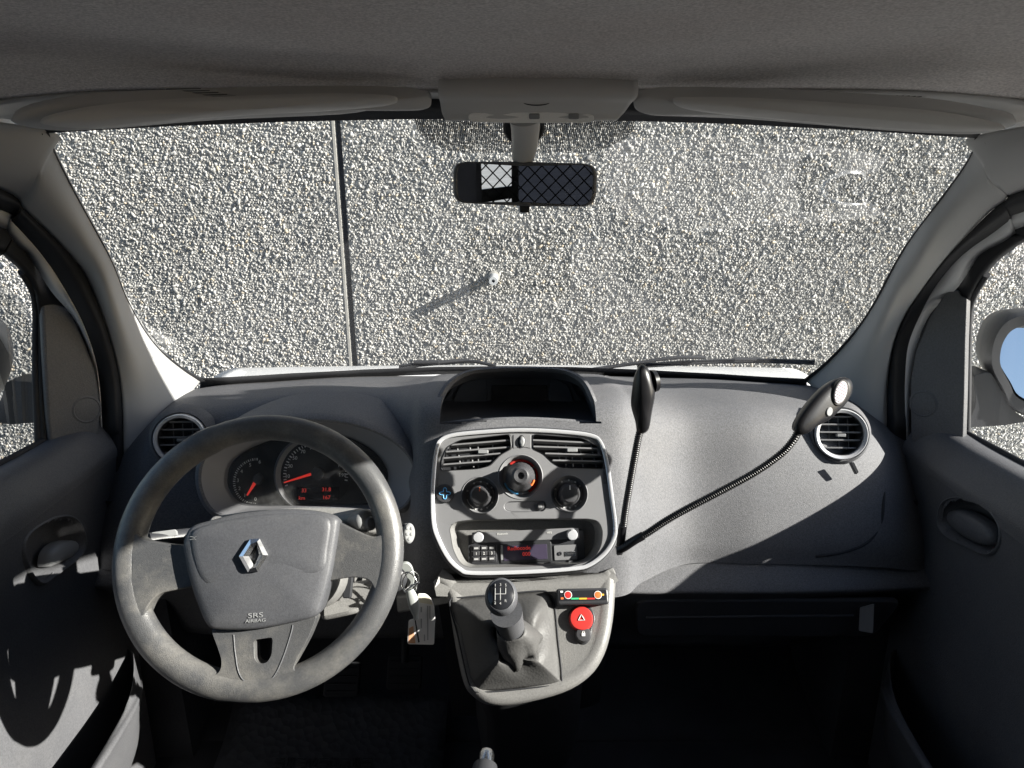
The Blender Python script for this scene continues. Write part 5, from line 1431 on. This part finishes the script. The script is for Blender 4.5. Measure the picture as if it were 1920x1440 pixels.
f0 = [V(822, 171, .905), V(905, 170, .90), V(1010, 169, .90), V(1110, 170, .90), V(1196, 174, .905)]
f1 = [V(826, 190, .915), V(905, 190, .905), V(1010, 190, .905), V(1110, 191, .905), V(1182, 192, .915)]
f2 = [V(830, 212, .925), V(905, 210, .915), V(1010, 209, .915), V(1110, 210, .915), V(1168, 211, .925)]
f3 = [V(838, 223, .935), V(905, 224, .93), V(1010, 225, .93), V(1110, 224, .93), V(1152, 223, .935)]
f4 = [p + Vector((0, .06, .02)) for p in f3]
fm1 = [p + Vector((0, .03, .03)) for p in f0]
patch('shell', [fm1, f0, f1, f2, f3, f4], 8, 5, M['overhead'], oc, solid=.002)
for sidep in (0, -1):
    L4 = [r_[sidep] for r_ in (fm1, f0, f1, f2, f3, f4)]
    mk('side_cheek', L4 + [p + Vector((0, .06, .05)) for p in L4], [(i, i + 1, i + 7, i + 6) for i in range(5)], M['overhead'], oc, smooth=60)
op = Plane(V(995, 221, .922), (0, -.80, -.60))
lz = slab('lamp_lens', fillet([op.p(*q, .004) for q in [(877, 218), (886, 212), (985, 210), (1100, 212), (1114, 217), (1114, 226), (1104, 231), (985, 231), (890, 230), (880, 227)]], .004, 3), op.n, .012, M['lens'], oc, bevel=.002, seg=3)
for x0 in (992, 1066):
    slab('lamp_switch', fillet([op.p(x0, 214, .0055), op.p(x0 + 20, 214, .0055), op.p(x0 + 20, 224, .0055), op.p(x0, 224, .0055)], .002), op.n, .004, M['stalk'], lz, bevel=.0008)
bp2 = Plane(V(1006, 189, .9045), (0, -.93, -.36))
a, b = bp2.ab(1006, 188)
tube('cap_outline', [bp2.at(a + .0175 * math.cos(t), b + .0055 * math.sin(t), .001) for t in [2 * math.pi * k / 36 for k in range(36)]], .0007, M['soft_black'], oc, sides=6, closed=True)
for x0, x1 in ((806, 822), (1180, 1196)):
    pass
def visor(label, OUT, IN):
    n_ = len(OUT)
    pl = Plane(V(sum(p[0] for p in OUT) / n_, sum(p[1] for p in OUT) / n_, .915), (0, -.62, -.78))
    v_ = thing('sun_visor', pl.o, label, 'sun visor', 'sun visors folded up')
    ring = curve([V(x, y, d) for x, y, d in OUT], 4, True); c = sum(ring, Vector()) / len(ring)
    ir = curve([V(x, y, d) for x, y, d in IN], 4, True); ic_ = sum(ir, Vector()) / len(ir)
    n2 = Vector((0, -.75, -.66))
    loft('pad', [[c + (p - c) * .9 - n2 * .018 for p in ring], [p - n2 * .010 for p in ring], ring, [c + (p - c) * .985 + n2 * .0015 for p in ring], [c + (p - c) * .90 + n2 * .002 for p in ring], [c + (p - c) * .1 + n2 * .002 for p in ring]], M['overhead'], v_, cap0=True, cap1=True)
    loft('face_panel', [[p - n2 * .004 for p in ir], [p + n2 * .001 for p in ir], [ic_ + (p - ic_) * .985 + n2 * .0022 for p in ir], [ic_ + (p - ic_) * .8 + n2 * .003 for p in ir], [ic_ + (p - ic_) * .1 + n2 * .003 for p in ir]], M['visor'], v_, cap1=True)
visor("folded grey sun visor above the driver's half of the windscreen",
      [(20, 226, .825), (75, 200, .83), (200, 190, .85), (400, 181, .885), (600, 176, .905), (760, 178, .91), (803, 182, .91), (806, 200, .92), (780, 206, .925), (720, 201, .93), (640, 213, .93), (400, 224, .905), (200, 240, .87), (90, 243, .85)],
      [(75, 228, .818), (160, 205, .83), (300, 191, .857), (470, 183, .877), (620, 179, .889), (720, 182, .894), (745, 189, .90), (720, 197, .905), (620, 206, .908), (470, 214, .898), (300, 228, .874), (160, 239, .845)])
visor('folded grey sun visor above the passenger half of the windscreen',
      [(1196, 183, .91), (1240, 178, .91), (1400, 180, .905), (1600, 190, .875), (1780, 203, .84), (1905, 226, .825), (1850, 249, .85), (1740, 248, .87), (1600, 238, .89), (1400, 222, .915), (1280, 217, .925), (1215, 214, .925), (1190, 202, .92)],
      [(1262, 190, .90), (1290, 186, .896), (1420, 188, .886), (1560, 196, .868), (1700, 207, .845), (1800, 219, .83), (1885, 240, .818), (1800, 245, .838), (1680, 241, .862), (1540, 230, .884), (1400, 217, .90), (1290, 204, .905)])

# ------------------------------------------------------------------ seats, handbrake, pedals, mat
def seat(s, label, yf):
    t = thing('front_seat', W3(s * .36, .3, -1.19), label, 'seat', 'front seats')
    x = s * .36
    def cush(y, z, w): return [W3(x - w, y, z - .03), W3(x - w * .85, y, z), W3(x, y, z - .012), W3(x + w * .85, y, z), W3(x + w, y, z - .03)]
    patch('cushion', [cush(yf + .02, -1.02, .23), cush(yf + .035, -.93, .235), cush(yf, -.875, .24), cush(yf - .08, -.862, .245), cush(yf - .3, -.885, .25), cush(.10, -.90, .25)], 5, 5, M['fabric'], t)
    patch('backrest', [cush(.14, -.90, .24), [p + Vector((0, -.02, 0)) for p in cush(.08, -.70, .25)], cush(.0, -.45, .24), cush(-.06, -.26, .20), cush(-.13, -.23, .18), cush(-.16, -.40, .22), cush(-.06, -.90, .24)], 5, 5, M['fabric'], t)
    patch('headrest', [[W3(x + a_, y, z) for a_ in (-.12, -.1, 0, .1, .12)] for y, z in ((-.10, -.20), (-.09, -.14), (-.11, -.06), (-.15, -.04), (-.19, -.08), (-.19, -.18), (-.15, -.21))], 4, 4, M['fabric'], t)
    box('base', x - .2, x + .2, .05, yf - .05, .46, CAM.z - .93, M['soft_black'], t, bevel=.01)
seat(1, 'dark fabric passenger seat, cushion edge at the bottom of the view', .70)
seat(-1, "dark fabric driver's seat below the camera", .50)
hbk = thing('handbrake', V(905, 1500, .5), 'black handbrake lever with silver push button at the bottom edge', 'handbrake')
hb0, hb1 = V(906, 1470, .585), V(912, 1418, .615)
tube('grip', [V(895, 1750, .40), V(902, 1560, .52), hb0, hb0.lerp(hb1, .65)], [.017, .018, .0165, .013], M['black'], hbk, sides=20)
hd_ = (hb1 - hb0).normalized()
lathe('button', hb0.lerp(hb1, .6), hd_, [(.0085, 0), (.0085, .014), (.007, .018), (.001, .0195)], M['steel'], hbk, seg=24)
pd = thing('pedals', W3(-.28, 1.25, -.95), 'dark foot pedals deep in the driver footwell', 'pedals')
for x, y in ((-.47, 1.14), (-.335, 1.15), (-.215, 1.17)):
    q = Plane(W3(x, y, -.985), (0, -.75, .65))
    p_ = slab('pedal_pad', rrect(q, -.035, .035, -.032, .032, 0, .008), q.n, .012, M['soft_black'], pd, bevel=.003)
    tube('pedal_arm', [W3(x, y + .01, -.97), W3(x, y + .10, -.80), W3(x, y + .16, -.62)], .008, M['soft_black'], pd, sides=8)
    for k in range(4):
        tube('pad_rib', [q.at(-.028, -.022 + k * .014, .001), q.at(.028, -.022 + k * .014, .001)], .0018, M['soft_black'], p_, sides=6)
def mat_mat():
    m = plastic('rubber_mat', (.065, .067, .076), .5, .15, 60, .7, .4, dist=.004); return m
fm = patch('floor_mat', [[W3(x, y, z) for x in (-.60, -.45, -.3, -.14)] for y, z in ((.40, -1.180), (.8, -1.178), (1.12, -1.174), (1.26, -1.12))], 4, 5, mat_mat(), None, solid=.008)
tag(fm, 'dark ribbed rubber mat in the driver footwell', 'floor mat')

# raised tread of the mat: short bars laid in alternating pairs
tv = []; tf = []
for i in range(9):
    for j in range(16):
        cx0, cy0 = -.47 + i * .022, .80 + j * .022
        for k in (-1, 0, 1):
            if (i + j) % 2: x0, x1, y0, y1 = cx0 - .009, cx0 + .009, cy0 + k * .006 - .0015, cy0 + k * .006 + .0015
            else: x0, x1, y0, y1 = cx0 + k * .006 - .0015, cx0 + k * .006 + .0015, cy0 - .009, cy0 + .009
            zb = -1.176 + .004 * max(0, (y0 - .8) / .32)
            b0 = len(tv)
            tv += [W3(x, y, zb + dz) for dz in (-.004, .0025) for x, y in ((x0, y0), (x1, y0), (x1, y1), (x0, y1))]
            tf += [[b0 + 4, b0 + 5, b0 + 6, b0 + 7]] + [[b0 + a_, b0 + (a_ + 1) % 4, b0 + 4 + (a_ + 1) % 4, b0 + 4 + a_] for a_ in range(4)]
tr_o = mk('tread', tv, tf, fm.data.materials[0], fm, smooth=0)
tag(tr_o, kind='stuff')
